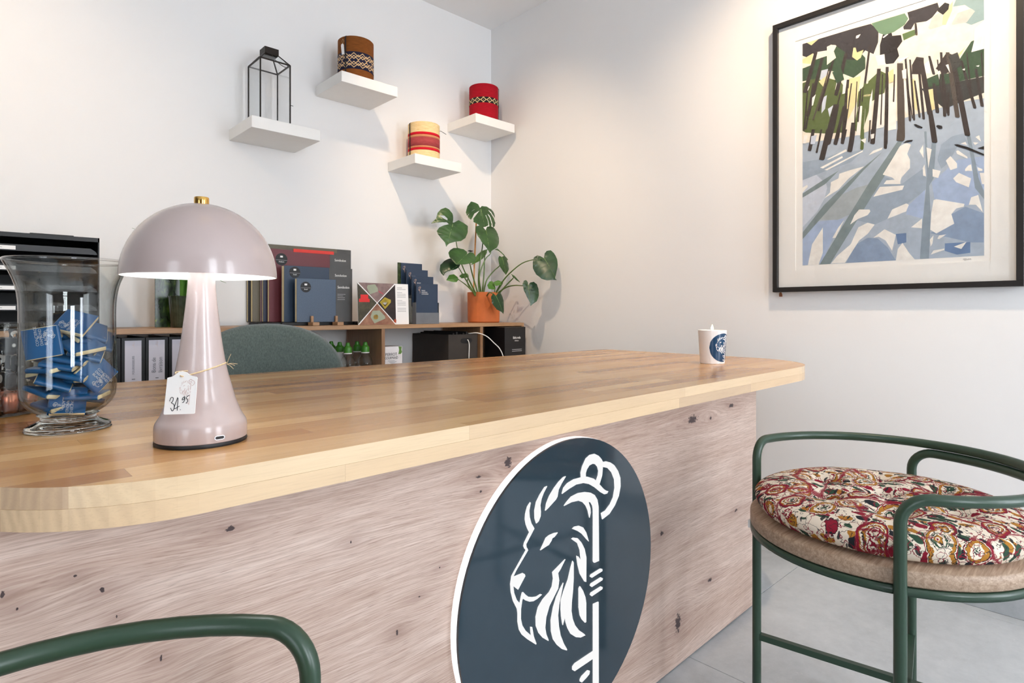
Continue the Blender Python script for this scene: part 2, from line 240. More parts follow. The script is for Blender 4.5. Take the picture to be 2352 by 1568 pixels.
('brn',[(0.1722,0.49),(0.186,0.4869),(0.1819,0.4473),(0.1752,0.4102),(0.1709,0.4062),(0.1579,0.4115),(0.1646,0.4475)]),
('brn',[(0.2363,0.4756),(0.2445,0.4738),(0.245,0.4483),(0.244,0.4253),(0.2414,0.4211),(0.2338,0.4254),(0.2348,0.4472)]),
('brn',[(0.2778,0.4663),(0.2858,0.4645),(0.287,0.431),(0.2868,0.3997),(0.2843,0.3956),(0.2768,0.3998),(0.2771,0.4297)]),
('brn',[(0.4166,0.4351),(0.4272,0.4327),(0.4308,0.4106),(0.4324,0.3908),(0.4292,0.3871),(0.4193,0.3917),(0.4176,0.4103)]),
('brn',[(0.5088,0.4144),(0.5187,0.4122),(0.5208,0.4026),(0.5211,0.3952),(0.5181,0.3915),(0.5088,0.396),(0.5085,0.4022)]),
('brn',[(0.0345,0.5209),(0.0455,0.5184),(0.0404,0.479),(0.0331,0.4419),(0.0297,0.4376),(0.0193,0.4425),(0.0266,0.4782)]),
('brn',[(0.1498,0.495),(0.158,0.4932),(0.1537,0.4689),(0.1478,0.447),(0.1453,0.4426),(0.1376,0.447),(0.1435,0.4676)]),
('brn',[(0.0659,0.5138),(0.0718,0.5125),(0.0643,0.4703),(0.0557,0.4303),(0.0538,0.4256),(0.0482,0.4296),(0.0569,0.4683)]),
('bn2',[(0.3181,0.4572),(0.3373,0.4529),(0.3403,0.4327),(0.3397,0.4152),(0.3337,0.4119),(0.3157,0.4183),(0.3163,0.4346)]),
('oli',[(0.2057,0.4825),(0.2145,0.4805),(0.2143,0.4447),(0.2125,0.4113),(0.2098,0.4071),(0.2015,0.4115),(0.2033,0.4436)]),
('blk',[(0.4801,0.3712),(0.4876,0.3712),(0.515,0.3564),(0.558,0.3249),(0.558,0.3194),(0.5101,0.3513),(0.4876,0.3635)]),
('blk',[(0.5406,0.3466),(0.558,0.3504),(0.558,0.3393)]),
('blk',[(0.3348,0.4061),(0.3474,0.4132),(0.364,0.4113),(0.3612,0.4054)]),
('blk',[(0.3668,0.4635),(0.3721,0.4638),(0.3932,0.4481),(0.3906,0.444),(0.3774,0.4501)]),
('blk',[(0.4306,0.4426),(0.4344,0.4463),(0.447,0.4404),(0.4483,0.431),(0.4395,0.4314)]),
('brn',[(0.0169,0.6747),(0.0213,0.6736),(0.0152,0.5975),(0.0083,0.5235),(0.0069,0.5188),(0.0028,0.5226),(0.0098,0.5953)]),
('brn',[(0.0961,0.7495),(0.0997,0.7485),(0.0923,0.7163),(0.0841,0.6862),(0.083,0.6817),(0.0796,0.6854),(0.0878,0.7141)]),
('brn',[(0.1336,0.6362),(0.1381,0.635),(0.1247,0.5738),(0.1104,0.5144),(0.1089,0.5099),(0.1046,0.5136),(0.1191,0.5718)]),
('brn',[(0.171,0.6597),(0.1749,0.6586),(0.1648,0.5773),(0.1539,0.4977),(0.1527,0.4932),(0.149,0.4968),(0.1599,0.5752)]),
('brn',[(0.1897,0.6611),(0.1925,0.6603),(0.1892,0.5862),(0.1854,0.514),(0.1845,0.5095),(0.1817,0.5128),(0.1856,0.5837)]),
('brn',[(0.2366,0.6084),(0.2404,0.6074),(0.2366,0.5198),(0.2321,0.434),(0.2309,0.4297),(0.2274,0.433),(0.2319,0.5176)]),
('brn',[(0.2715,0.6639),(0.2747,0.663),(0.2723,0.5744),(0.2694,0.4879),(0.2684,0.4836),(0.2654,0.4868),(0.2683,0.5722)]),
('brn',[(0.3079,0.6533),(0.3114,0.6522),(0.3106,0.6045),(0.3091,0.5588),(0.308,0.5546),(0.3046,0.558),(0.3061,0.6025)]),
('brn',[(0.3467,0.6103),(0.3493,0.6096),(0.3571,0.5476),(0.3644,0.4879),(0.3636,0.4837),(0.3612,0.4868),(0.3539,0.5452)]),
('brn',[(0.3969,0.6024),(0.3999,0.6016),(0.4055,0.5505),(0.4106,0.5015),(0.4097,0.4974),(0.407,0.5006),(0.4019,0.5483)]),
('brn',[(0.4326,0.6658),(0.4362,0.6647),(0.4431,0.5954),(0.4493,0.5285),(0.4482,0.5245),(0.4448,0.5278),(0.4386,0.5937)]),
('brn',[(0.4774,0.6339),(0.4813,0.6327),(0.4893,0.5672),(0.4964,0.5042),(0.4952,0.5003),(0.4916,0.5036),(0.4844,0.5656)]),
('brn',[(0.5118,0.6651),(0.5148,0.6641),(0.5213,0.5968),(0.5271,0.5318),(0.5262,0.5279),(0.5233,0.531),(0.5175,0.595)]),
('brn',[(0.5497,0.6529),(0.5524,0.6521),(0.5557,0.6013),(0.558,0.5525),(0.5577,0.5487),(0.5552,0.5517),(0.5524,0.5994)]),
('wht',[(0.0359,0.6415),(0.0491,0.652),(0.0392,0.6126),(0.0342,0.6104)]),
('wht',[(0.1452,0.6737),(0.1576,0.6803),(0.1514,0.628),(0.1421,0.6271)]),
('yel',[(0.1607,0.6424),(0.1668,0.6474),(0.1607,0.5683),(0.1576,0.569)]),
('wht',[(0.2327,0.5832),(0.2414,0.6202),(0.2385,0.5094),(0.2268,0.5089)]),
('yel',[(0.2901,0.6649),(0.3069,0.6728),(0.3069,0.6279),(0.2929,0.6254)]),
('wht',[(0.3317,0.659),(0.3453,0.6613),(0.3453,0.6265),(0.3344,0.6296)]),
('yel',[(0.4088,0.5712),(0.4217,0.5708),(0.4268,0.5018),(0.4191,0.4976)]),
('wht',[(0.4344,0.6255),(0.442,0.6263),(0.4395,0.5965)]),
('wht',[(0.4571,0.64),(0.4645,0.6408),(0.4695,0.609)]),
('wht',[(0.5347,0.7344),(0.558,0.7518),(0.558,0.6616),(0.5252,0.6608),(0.5323,0.6939)]),
('wht',[(0.5013,0.6117),(0.5085,0.614),(0.5085,0.6065)]),
('wht',[(0.537,0.6128),(0.5464,0.6129),(0.5441,0.6077)]),
('wht',[(0.3179,0.7014),(0.3561,0.7022),(0.3235,0.6869)]),
('lav',[(0.0325,0.4949),(0.0524,0.4958),(0.0458,0.4612),(0.0292,0.4647)]),
('wht',[(0.0056,0.5042),(0.0191,0.5013),(0.0123,0.471),(0.0022,0.4731)]),
('wht',[(0.2031,0.4447),(0.2209,0.4476),(0.218,0.4284)]),
('wht',[(0.2356,0.4576),(0.2472,0.4583),(0.2458,0.4423),(0.2371,0.4408)]),
('chr',[(0.179,0.8182),(0.218,0.8183),(0.2209,0.7711),(0.1911,0.7674)]),
('grn',[(0.1075,0.7187),(0.139,0.723),(0.1483,0.6796),(0.1233,0.6731)]),
('dgr',[(0.4645,0.668),(0.4891,0.6723),(0.5013,0.6266),(0.4769,0.6159)])]
LEAVES=[((1.9291,2.4996,1.4168),(-0.8674,0.3702,0.3324),(-0.4298,-0.2211,-0.8754),(-0.2506,-0.9023,0.3509),[(0.1083,0.0381),(0.0912,0.0014),(0.0918,-0.0343),(0.0799,-0.0614),(0.0601,-0.0784),(0.0383,-0.0756),(0.0159,-0.0589),(0.0056,-0.0366),(0.0018,-0.0081),(-0.0053,-0.0115),(-0.0243,-0.0338),(-0.0543,-0.0316),(-0.0843,-0.0294),(-0.0923,0.0079),(-0.0871,0.0461),(-0.067,0.0759),(-0.0347,0.0964),(-0.0105,0.1161),(-0.0029,0.1282),(-0.0002,0.1392),(0.0142,0.1214),(0.0406,0.1073),(0.0624,0.0912),(0.0713,0.0749),(0.0641,0.0509),(0.0429,0.0303),(0.0208,0.0128),(0.0351,0.0076),(0.0756,0.0238)],[(0.081,-0.0215),(0.0562,-0.0274),(0.0353,-0.0163),(0.0331,-0.0065),(0.0572,-0.0089)]),
((2.1857,2.5737,1.5367),(-0.9851,0.157,0.0699),(-0.1391,-0.4899,-0.8606),(-0.1009,-0.8575,0.5044),[(0.0535,-0.0416),(0.0337,-0.036),(0.0115,-0.0275),(0.0028,-0.0061),(-0.0114,-0.0211),(-0.0429,-0.024),(-0.0841,-0.0147),(-0.0997,0.0023),(-0.0917,0.0421),(-0.0876,0.0316),(-0.0671,0.0024),(-0.0485,-0.0024),(-0.0611,0.0137),(-0.0791,0.04),(-0.0867,0.0749),(-0.0757,0.1001),(-0.059,0.1163),(-0.0587,0.087),(-0.0515,0.039),(-0.0351,0.0258),(-0.047,0.0564),(-0.0524,0.0947),(-0.047,0.1153),(-0.0326,0.1168),(-0.0319,0.0792),(-0.0235,0.0401),(-0.0191,0.0456),(-0.0288,0.0745),(-0.0277,0.1073),(-0.0063,0.1198),(0.0166,0.1274),(0.0398,0.1126),(0.066,0.0985),(0.0642,0.0789),(0.026,0.032),(0.0112,0.0156),(0.0517,0.0439),(0.0774,0.0847),(0.0897,0.0744),(0.0919,0.0587),(0.0716,0.035),(0.0226,-0.0018),(0.0602,0.0247),(0.0945,0.0573),(0.0987,0.0374),(0.0829,-0.0052)],None),
((2.1749,2.5175,1.4079),(-0.9922,0.0556,0.1112),(-0.1243,-0.4437,-0.8875),(0,-0.8944,0.4472),[(0.068,-0.0111),(0.0435,-0.0202),(0.0177,-0.0204),(0,0),(-0.0127,-0.0247),(-0.0457,-0.0378),(-0.0746,-0.0336),(-0.0963,-0.0137),(-0.1015,0.0227),(-0.0859,0.0634),(-0.0562,0.1004),(-0.0208,0.1231),(-0,0.1412),(0.0039,0.1313),(0.0247,0.1118),(0.0489,0.0813),(0.0665,0.0492),(0.0723,0.0204)],None),
((1.9934,2.4584,1.2582),(-0.5292,0.6319,0.5663),(-0.8252,-0.2279,-0.5169),(-0.1975,-0.7408,0.642),[(0.0792,0.0612),(0.0843,0.0347),(0.0786,0.0108),(0.0596,-0.0021),(0.0334,-0.0131),(0.0102,-0.0147),(0,0),(-0.0019,-0.0244),(-0.0141,-0.0341),(-0.0321,-0.0292),(-0.0504,-0.0138),(-0.0583,0.0142),(-0.0469,0.0493),(-0.0259,0.0823),(-0,0.1066),(0.0262,0.1022),(0.0548,0.0899)],None),
((1.9613,2.4976,1.1979),(-0.29,0.7235,0.6265),(-0.8506,0.1052,-0.5152),(-0.4386,-0.6823,0.5848),[(0.0408,0.0921),(0.0668,0.0639),(0.0756,0.0235),(0.0676,-0.0055),(0.0406,-0.0107),(0.0003,-0.0202),(-0.0116,0.0007),(-0.0127,0.0248),(0.0044,0.0615),(0.0071,0.0849),(0,0.1009),(0.0191,0.0999)],None),
((2.2682,2.6295,1.3129),(-0.551,0.0018,0.8345),(-0.775,-0.3719,-0.5109),(0.3094,-0.9283,0.2063),[(0,0.1859),(0.0135,0.1484),(0.0184,0.0988),(0.015,0.0432),(-0.0067,-0.0263),(-0.0225,0.0041),(-0.0248,0.0608),(-0.0171,0.1118)],None),
((2.3032,2.5251,1.2664),(-0.943,-0.2457,-0.2242),(0.2645,-0.145,-0.9534),(0.2018,-0.9584,0.2018),[(0.0378,0.0007),(0.0237,-0.0107),(-0.0008,-0.0015),(-0.0327,-0.0049),(-0.0493,0.0198),(-0.0585,0.0491),(-0.0489,0.0754),(-0.0189,0.0924),(0,0.1045),(0.0177,0.086),(0.0401,0.0548),(0.0443,0.0269)],None),
((2.3007,2.1872,1.2376),(-0.8722,0.2959,-0.3895),(0.193,-0.5235,-0.8299),(-0.4494,-0.799,0.3995),[(0.0686,-0.0061),(0.0494,-0.0277),(0.0272,-0.0301),(0.0114,-0.0171),(0.0009,-0.0004),(-0.0164,-0.0232),(-0.0373,-0.0324),(-0.0617,-0.0279),(-0.0716,-0.0052),(-0.0675,0.0296),(-0.0496,0.0642),(-0.0116,0.1073),(0.0049,0.1237),(-0.0023,0.1359),(0.0185,0.1264),(0.0506,0.1161),(0.0718,0.0936),(0.0849,0.0581),(0.0837,0.0231)],None),
((2.2536,2.2625,1.0944),(-0.8906,0.4471,-0.0831),(-0.0414,-0.2617,-0.9643),(-0.4528,-0.8554,0.2516),[(0.0295,-0.0099),(0.0189,-0.0272),(0.0055,-0.0299),(-0.0025,-0.0153),(0,0),(-0.0154,-0.0144),(-0.0367,-0.017),(-0.0529,-0.0039),(-0.0589,0.0225),(-0.0555,0.0583),(-0.0371,0.0902),(-0.0143,0.1021),(0.0004,0.1126),(0.0005,0.0973),(0.0138,0.0682),(0.0276,0.0262)],None),
((2.1491,2.404,1.0386),(-0.8761,-0.1823,-0.4463),(0.4716,-0.1312,-0.872),(0.1005,-0.9744,0.2009),[(0.0377,-0.0127),(0.01,-0.0218),(0,0),(-0.0241,-0.0065),(-0.0472,0.0057),(-0.0542,0.032),(-0.0324,0.0673),(0.0003,0.1111),(0.0084,0.0955),(0.0382,0.0632),(0.0496,0.0208)],None),
((1.9843,2.523,1.1291),(0.0157,0.4032,0.915),(-0.9799,0.1883,-0.0662),(-0.199,-0.8955,0.398),[(0,0.0684),(0.0275,0.045),(0.0298,0.017),(0.0111,0.0026),(-0.0028,-0.002),(-0.0185,0.016),(-0.0145,0.045)],None),
((2.0794,2.5541,1.1518),(-0.1152,0.5867,0.8015),(-0.9883,-0.1485,-0.0333),(0.0995,-0.796,0.597),[(0.0019,0.0674),(0.0154,0.0379),(0.0163,0.0002),(0,-0.0023),(-0.0133,0.0203),(-0.0152,0.0584)],None),
((2.2068,2.4762,1.0795),(0.7401,0.2721,0.615),(-0.665,0.1603,0.7294),(0.0999,-0.9488,0.2996),[(-0.0241,0.0497),(0.0084,0.0516),(0.0266,0.0376),(0.024,0.019),(0.0006,-0.0039),(-0.0174,0.0104),(-0.0363,0.0321)],None),
((2.2557,2.4653,1.115),(-0.0358,0.5036,0.8632),(-0.9943,-0.1051,0.0201),(0.1009,-0.8575,0.5044),[(0.003,0.0711),(0.0161,0.0298),(0.0022,-0.0051),(-0.0149,0.0237),(-0.0206,0.0649)],None),
((2.2718,2.4111,1.1622),(-0.6999,-0.2237,-0.6783),(0.7071,-0.3513,-0.6137),(-0.101,-0.9091,0.4041),[(0.0006,-0.0031),(-0.0055,0.0211),(-0.0004,0.0698),(0.0082,0.0479),(0.009,0.0144)],None),
((2.2833,2.5503,1.3132),(-0.4027,-0.445,-0.7999),(0.8934,-0.0011,-0.4492),(0.199,-0.8955,0.398),[(0.0145,-0.0157),(-0.0091,0.0079),(-0.0101,0.056),(-0.0014,0.1172),(0.0126,0.0965),(-0.0012,0.0641),(-0.0023,0.0239)],None)]
PETIOLES=[[(2.1188,2.55,1.069),(2.0757,2.5375,1.1206),(2.0206,2.525,1.1877),(1.9761,2.5125,1.2683),(1.9325,2.5,1.4099)],
[(2.1438,2.56,1.0699),(2.0863,2.5267,1.1559),(2.0408,2.4933,1.2119),(1.9972,2.46,1.2562)],
[(2.1636,2.57,1.0707),(2.1629,2.566,1.1403),(2.1724,2.562,1.244),(2.1873,2.558,1.3431),(2.1757,2.554,1.4349),(2.1656,2.55,1.5262)],
[(2.1826,2.57,1.0711),(2.1576,2.5525,1.1498),(2.1866,2.535,1.2483),(2.2124,2.5175,1.2926),(2.1618,2.5,1.4024)],
[(2.1976,2.57,1.0741),(2.2129,2.5575,1.1263),(2.2575,2.545,1.1851),(2.2972,2.5325,1.2222),(2.2986,2.52,1.2647)],
[(2.2437,2.52,1.0687),(2.2417,2.45,1.1232),(2.2391,2.38,1.1709),(2.2553,2.31,1.2155),(2.2693,2.24,1.2317),(2.2826,2.17,1.2344)],
[(2.2458,2.52,1.0662),(2.2649,2.4525,1.0881),(2.2717,2.385,1.099),(2.2626,2.3175,1.095),(2.2405,2.25,1.0931)],
[(2.1188,2.55,1.069),(2.0583,2.54,1.0949),(1.9899,2.53,1.1281)],
[(2.1056,2.55,1.0712),(2.0414,2.535,1.1343),(1.9802,2.52,1.1953)],
[(2.1271,2.56,1.0695),(2.0769,2.555,1.1061),(2.0761,2.55,1.1504)],
[(2.1979,2.58,1.0718),(2.2208,2.5867,1.1697),(2.2314,2.5933,1.2601),(2.2427,2.6,1.3078)],
[(2.2245,2.5,1.0667),(2.2101,2.48,1.0797)],
[(2.2259,2.5,1.0668),(2.2508,2.46,1.1147)],
[(2.2703,2.52,1.0798),(2.3045,2.48,1.1109),(2.3169,2.44,1.1489),(2.2621,2.4,1.1602)],
[(2.1564,2.5,1.0687),(2.1464,2.45,1.0596),(2.1455,2.4,1.0385)]]
STAKE=[(2.1549,2.6,1.0712),(2.1603,2.6,1.2145),(2.1745,2.6,1.4631)]
KNOTS=[(0.2694,0.6625,0.0145,0.0081),(0.1016,0.6528,0.0048,0.0044),(0.1275,0.6282,0.0051,0.0071),(0.5300,0.4271,0.0050,0.0100),(0.7829,0.6597,0.0214,0.0236),(0.7079,0.6465,0.0173,0.0064),(0.7122,0.6191,0.0086,0.0064),(1.4177,0.1174,0.0367,0.0514),(1.7343,0.6653,0.0417,0.0120),(0.6173,0.5068,0.0057,0.0053),(0.5741,0.4707,0.0054,0.0029),(0.1879,0.5243,0.0038,0.0118),(0.1416,0.5928,0.0026,0.0061),(0.0516,0.6330,0.0025,0.0033),(1.6008,0.6434,0.0159,0.0101),(1.4948,0.6530,0.0645,0.0241),(1.5955,0.1756,0.0319,0.0113),(1.3371,0.3779,0.0191,0.0158),(1.7639,0.3377,0.0242,0.0108),(0.0392,0.6525,0.0035,0.0092),(0.4465,0.5971,0.0037,0.0047)]
TAG_FRAME=((0.1983, 0.7836, 0.8542),(0.6402, -0.7682, 0.0),(0.1352, 0.1126, 0.9844),(-0.7562, -0.6302, 0.1759))
TAG_OUT=[(-0.01915,0.01751),(-0.01798,0.01806),(-0.01278,0.01934),(-0.00861,0.02222),(-0.00485,0.02508),(-0,0.02582),(0.00511,0.02444),(0.00871,0.0219),(0.01216,0.02057),(0.01802,0.01944),(0.01938,0.01839),(0.02116,-0.02277),(0.02025,-0.0239),(-0.01712,-0.0257),(-0.01845,-0.0249)]
TAG_INK=[[(-0.0125,-0.00983),(-0.01149,-0.00621),(-0.00957,-0.00527),(-0.00796,-0.0069),(-0.00855,-0.00991),(-0.00978,-0.01181),(-0.00689,-0.01325),(-0.00573,-0.01585),(-0.00606,-0.01959),(-0.00791,-0.02112),(-0.01014,-0.0178)],
[(-0.00261,-0.00515),(-0.00544,-0.01808),(0.00074,-0.01535)],
[(-0.00209,-0.00605),(-0.00128,-0.02061)],
[(0.0023,-0.01928),(0.0027,-0.01987)],
[(0.00607,-0.00403),(0.00386,-0.00595),(0.00348,-0.00805),(0.0058,-0.00704),(0.00626,-0.00425),(0.00666,-0.0074),(0.00546,-0.01078),(0.00386,-0.01104)],
[(0.01218,-0.00266),(0.00961,-0.0036),(0.00844,-0.00602),(0.01009,-0.00749),(0.0106,-0.00957),(0.00887,-0.01199)]]
TAG_HOLE=[(0.00035,0.01982),(0.00275,0.0106),(0.0133,0.00472),(-0.00772,0.00894)]

# ------------------------------------------------------------------ helpers
def lin(c):
    r = []
    for v in c:
        v = v / 255.0
        r.append(v / 12.92 if v <= 0.04045 else ((v + 0.055) / 1.055) ** 2.4)
    return (r[0], r[1], r[2], 1.0)


class NT:
    """small node-tree builder"""
    def __init__(self, name):
        self.m = bpy.data.materials.new(name)
        self.m.use_nodes = True
        self.t = self.m.node_tree
        self.n = self.t.nodes
        self.p = self.n['Principled BSDF']
        self.out = self.n['Material Output']

    def add(self, typ, **kw):
        n = self.n.new(typ)
        for k, v in kw.items():
            setattr(n, k, v)
        return n

    def link(self, a, b):
        self.t.links.new(a, b)

    def val(self, sock, v):
        if hasattr(v, 'is_linked') or isinstance(v, bpy.types.NodeSocket):
            self.link(v, sock)
        else:
            sock.default_value = v

    def math(self, op, a, b=0.0, c=None, clamp=False):
        n = self.add('ShaderNodeMath', operation=op, use_clamp=clamp)
        self.val(n.inputs[0], a)
        self.val(n.inputs[1], b)
        if c is not None:
            self.val(n.inputs[2], c)
        return n.outputs[0]

    def mix(self, fac, a, b, blend='MIX'):
        n = self.add('ShaderNodeMix', data_type='RGBA', blend_type=blend)
        self.val(n.inputs[0], fac)
        self.val(n.inputs[6], a)
        self.val(n.inputs[7], b)
        return n.outputs[2]

    def coord(self, kind='Object', scale=(1, 1, 1), loc=(0, 0, 0), rot=(0, 0, 0)):
        tc = self.add('ShaderNodeTexCoord')
        mp = self.add('ShaderNodeMapping')
        mp.inputs['Scale'].default_value = scale
        mp.inputs['Location'].default_value = loc
        mp.inputs['Rotation'].default_value = rot
        self.link(tc.outputs[kind], mp.inputs[0])
        return mp.outputs[0]

    def noise(self, vec, scale=5, detail=3, rough=0.5, dist=0.0):
        n = self.add('ShaderNodeTexNoise')
        self.link(vec, n.inputs['Vector'])
        n.inputs['Scale'].default_value = scale
        n.inputs['Detail'].default_value = detail
        n.inputs['Roughness'].default_value = rough
        n.inputs['Distortion'].default_value = dist
        return n.outputs['Fac']

    def ramp(self, fac, stops, interp='LINEAR'):
        n = self.add('ShaderNodeValToRGB')
        n.color_ramp.interpolation = interp
        e = n.color_ramp.elements
        while len(e) < len(stops):
            e.new(0.5)
        for el, (p, c) in zip(e, stops):
            el.position = p
            el.color = c if len(c) == 4 else lin(c)
        self.val(n.inputs[0], fac)
        return n.outputs[0]

    def bump(self, h, strength=0.2, dist=0.002):
        b = self.add('ShaderNodeBump')
        b.inputs['Strength'].default_value = strength
        b.inputs['Distance'].default_value = dist
        self.link(h, b.inputs['Height'])
        self.link(b.outputs[0], self.p.inputs['Normal'])


def mat(name, rgb, rough=0.5, metal=0.0, var=0.05, scale=30.0, bump=0.0, spec=0.5, coat=0.0, emit=0.0, stretch=(1, 1, 1)):
    t = NT(name)
    c = lin(rgb)
    v = t.coord('Object', stretch)
    f = t.noise(v, scale, 4)
    dark = tuple(x * (1 - var) for x in c[:3]) + (1,)
    lite = tuple(min(1, x * (1 + var)) for x in c[:3]) + (1,)
    col = t.ramp(f, [(0.3, dark), (0.7, lite)])
    t.link(col, t.p.inputs['Base Color'])
    t.p.inputs['Roughness'].default_value = rough
    t.p.inputs['Metallic'].default_value = metal
    t.p.inputs['Specular IOR Level'].default_value = spec
    t.p.inputs['Coat Weight'].default_value = coat
    t.p.inputs['Coat Roughness'].default_value = 0.1
    if bump:
        t.bump(f, bump, 0.001)
    if emit:
        t.link(col, t.p.inputs['Emission Color'])
        t.p.inputs['Emission Strength'].default_value = emit
    return t.m


def thin_glass(name, tint=(252, 253, 252), edge=(118, 128, 128), refl=1.0):
    """clear thin glass: transparent with fresnel reflection and a slight edge tint"""
    t = NT(name)
    tr = t.add('ShaderNodeBsdfTransparent')
    gl = t.add('ShaderNodeBsdfGlossy')
    gl.inputs['Roughness'].default_value = 0.02
    lw = t.add('ShaderNodeLayerWeight')
    lw.inputs['Blend'].default_value = 0.5
    fc = lw.outputs['Facing']
    nz = t.noise(t.coord('Object', (4, 4, 4)), 6, 2)
    col = t.mix(t.math('POWER', fc, 3.0), lin(tint), lin(edge))
    t.link(col, tr.inputs[0])
    sch = t.math('MULTIPLY_ADD', t.math('POWER', fc, 4.0), 0.85, 0.045)
    fac = t.math('MULTIPLY', sch, t.math('MULTIPLY_ADD', nz, 0.1, 0.95 * refl), clamp=True)
    mx = t.add('ShaderNodeMixShader')
    t.link(fac, mx.inputs[0])
    t.link(tr.outputs[0], mx.inputs[1])
    t.link(gl.outputs[0], mx.inputs[2])
    t.link(mx.outputs[0], t.out.inputs[0])
    return t.m


# ---- mesh helpers: every shape is added to a bmesh in world coordinates
def newbm():
    return bmesh.new()


def add_box(bm, lo, hi, bevel=0.0, seg=2, mtx=None):
    r = bmesh.ops.create_cube(bm, size=1.0)
    vs_ = r['verts']
    c = [(a + b) / 2 for a, b in zip(lo, hi)]
    s = [abs(b - a) for a, b in zip(lo, hi)]
    for v in vs_:
        v.co = Vector((c[0] + v.co.x * s[0], c[1] + v.co.y * s[1], c[2] + v.co.z * s[2]))
    if mtx is not None:
        bmesh.ops.transform(bm, matrix=mtx, verts=vs_)
    if bevel > 0:
        ed = list({e for v in vs_ for e in v.link_edges})
        bmesh.ops.bevel(bm, geom=ed, offset=bevel, segments=seg, affect='EDGES', profile=0.5)
    return bm


def box(lo, hi, bevel=0.0, seg=2, mtx=None):
    return add_box(newbm(), lo, hi, bevel, seg, mtx)


def catmull(pts, n=8, closed=False):
    pts = [Vector(p) for p in pts]
    out = []
    m = len(pts)
    rng = range(m) if closed else range(m - 1)
    for i in rng:
        p0 = pts[(i - 1) % m] if (closed or i > 0) else pts[0] * 2 - pts[1]
        p1, p2 = pts[i], pts[(i + 1) % m]
        p3 = pts[(i + 2) % m] if (closed or i + 2 < m) else pts[-1] * 2 - pts[-2]
        for k in range(n):
            t = k / n
            out.append(0.5 * ((2 * p1) + (p2 - p0) * t + (2 * p0 - 5 * p1 + 4 * p2 - p3) * t * t + (3 * p1 - p0 - 3 * p2 + p3) * t ** 3))
    if not closed:
        out.append(pts[-1])
    return out


def add_tube(bm, pts, rad, sides=10, closed=False, caps=True, square=False):
    pts = [Vector(p) for p in pts]
    n = len(pts)
    rads = rad if isinstance(rad, (list, tuple)) else [rad] * n
    tang = []
    for i in range(n):
        a = pts[(i - 1) % n] if (closed or i > 0) else pts[0]
        b = pts[(i + 1) % n] if (closed or i < n - 1) else pts[-1]
        tang.append((b - a).normalized())
    up = Vector((0, 0, 1)) if abs(tang[0].z) < 0.9 else Vector((1, 0, 0))
    nrm = (up - tang[0] * up.dot(tang[0])).normalized()
    rings = []
    for i in range(n):
        nrm = (nrm - tang[i] * nrm.dot(tang[i]))
        nrm = nrm.normalized() if nrm.length > 1e-6 else tang[i].orthogonal().normalized()
        bn = tang[i].cross(nrm)
        ring = []
        for k in range(sides):
            a = 2 * PI * k / sides + (PI / 4 if square else 0)
            ring.append(bm.verts.new(pts[i] + (nrm * math.cos(a) + bn * math.sin(a)) * rads[i]))
        rings.append(ring)
    for i in range(n if closed else n - 1):
        a, b = rings[i], rings[(i + 1) % n]
        for k in range(sides):
            bm.faces.new((a[k], a[(k + 1) % sides], b[(k + 1) % sides], b[k]))
    if caps and not closed:
        bm.faces.new(rings[0][::-1])
        bm.faces.new(rings[-1])
    return bm


def tube(pts, rad, sides=10, closed=False, square=False):
    return add_tube(newbm(), pts, rad, sides, closed, True, square)


def add_lathe(bm, prof, c=(0, 0, 0), seg=40, close=False):
    rings = []
    for r, z in prof:
        if r < 1e-5:
            rings.append([bm.verts.new((c[0], c[1], c[2] + z))])
        else:
            rings.append([bm.verts.new((c[0] + r * math.cos(2 * PI * k / seg), c[1] + r * math.sin(2 * PI * k / seg), c[2] + z)) for k in range(seg)])
    pairs = list(zip(rings[:-1], rings[1:]))
    if close:
        pairs.append((rings[-1], rings[0]))
    for a, b in pairs:
        if len(a) == 1 and len(b) == 1:
            continue
        for k in range(seg):
            k2 = (k + 1) % seg
            if len(a) == 1:
                bm.faces.new((a[0], b[k2], b[k]))
            elif len(b) == 1:
                bm.faces.new((a[k], a[k2], b[0]))
            else:
                bm.faces.new((a[k], a[k2], b[k2], b[k]))
    return bm


def lathe(prof, c=(0, 0, 0), seg=40, close=False):
    return add_lathe(newbm(), prof, c, seg, close)


def smooth_prof(pts, n=6):
    return [(max(p.x, 0.0), p.y) for p in catmull([(a, b, 0) for a, b in pts], n)]


def add_prism(bm, poly, fn, t0, t1, hole=None):
    """polygon (2D, may be concave, may have a hole) -> solid; fn(u, v, h) gives the 3D point"""
    loops = [poly] + ([hole] if hole else [])
    flat = [p for l in loops for p in l]
    tris = tessellate_polygon([[Vector((p[0], p[1], 0)) for p in l] for l in loops])
    lo = [bm.verts.new(fn(p[0], p[1], t0)) for p in flat]
    hi = [bm.verts.new(fn(p[0], p[1], t1)) for p in flat]
    for a, b, c in tris:
        try:
            bm.faces.new((hi[a], hi[b], hi[c]))
            bm.faces.new((lo[c], lo[b], lo[a]))
        except ValueError:
            pass
    s = 0
    for l in loops:
        n = len(l)
        for k in range(n):
            a, b = s + k, s + (k + 1) % n
            try:
                bm.faces.new((lo[a], lo[b], hi[b], hi[a]))
            except ValueError:
                pass
        s += n
    return bm


def prism(poly, fn, t0, t1, hole=None):
    bm = add_prism(newbm(), poly, fn, t0, t1, hole)
    bmesh.ops.recalc_face_normals(bm, faces=bm.faces)
    return bm


def frame_fn(o, x, y, n):
    o, x, y, n = Vector(o), Vector(x), Vector(y), Vector(n)
    return lambda u, v, h: o + x * u + y * v + n * h


ORIGIN = {}


def finish(name, bm, m, smooth=True, sharp=0.6):
    me = bpy.data.meshes.new(name)
    if smooth:
        for f in bm.faces:
            f.smooth = True
        for e in bm.edges:
            if len(e.link_faces) == 2 and e.calc_face_angle(0) > sharp:
                e.smooth = False
    bm.to_mesh(me)
    bm.free()
    for mm in (m if isinstance(m, (list, tuple)) else [m]):
        me.materials.append(mm)
    return me


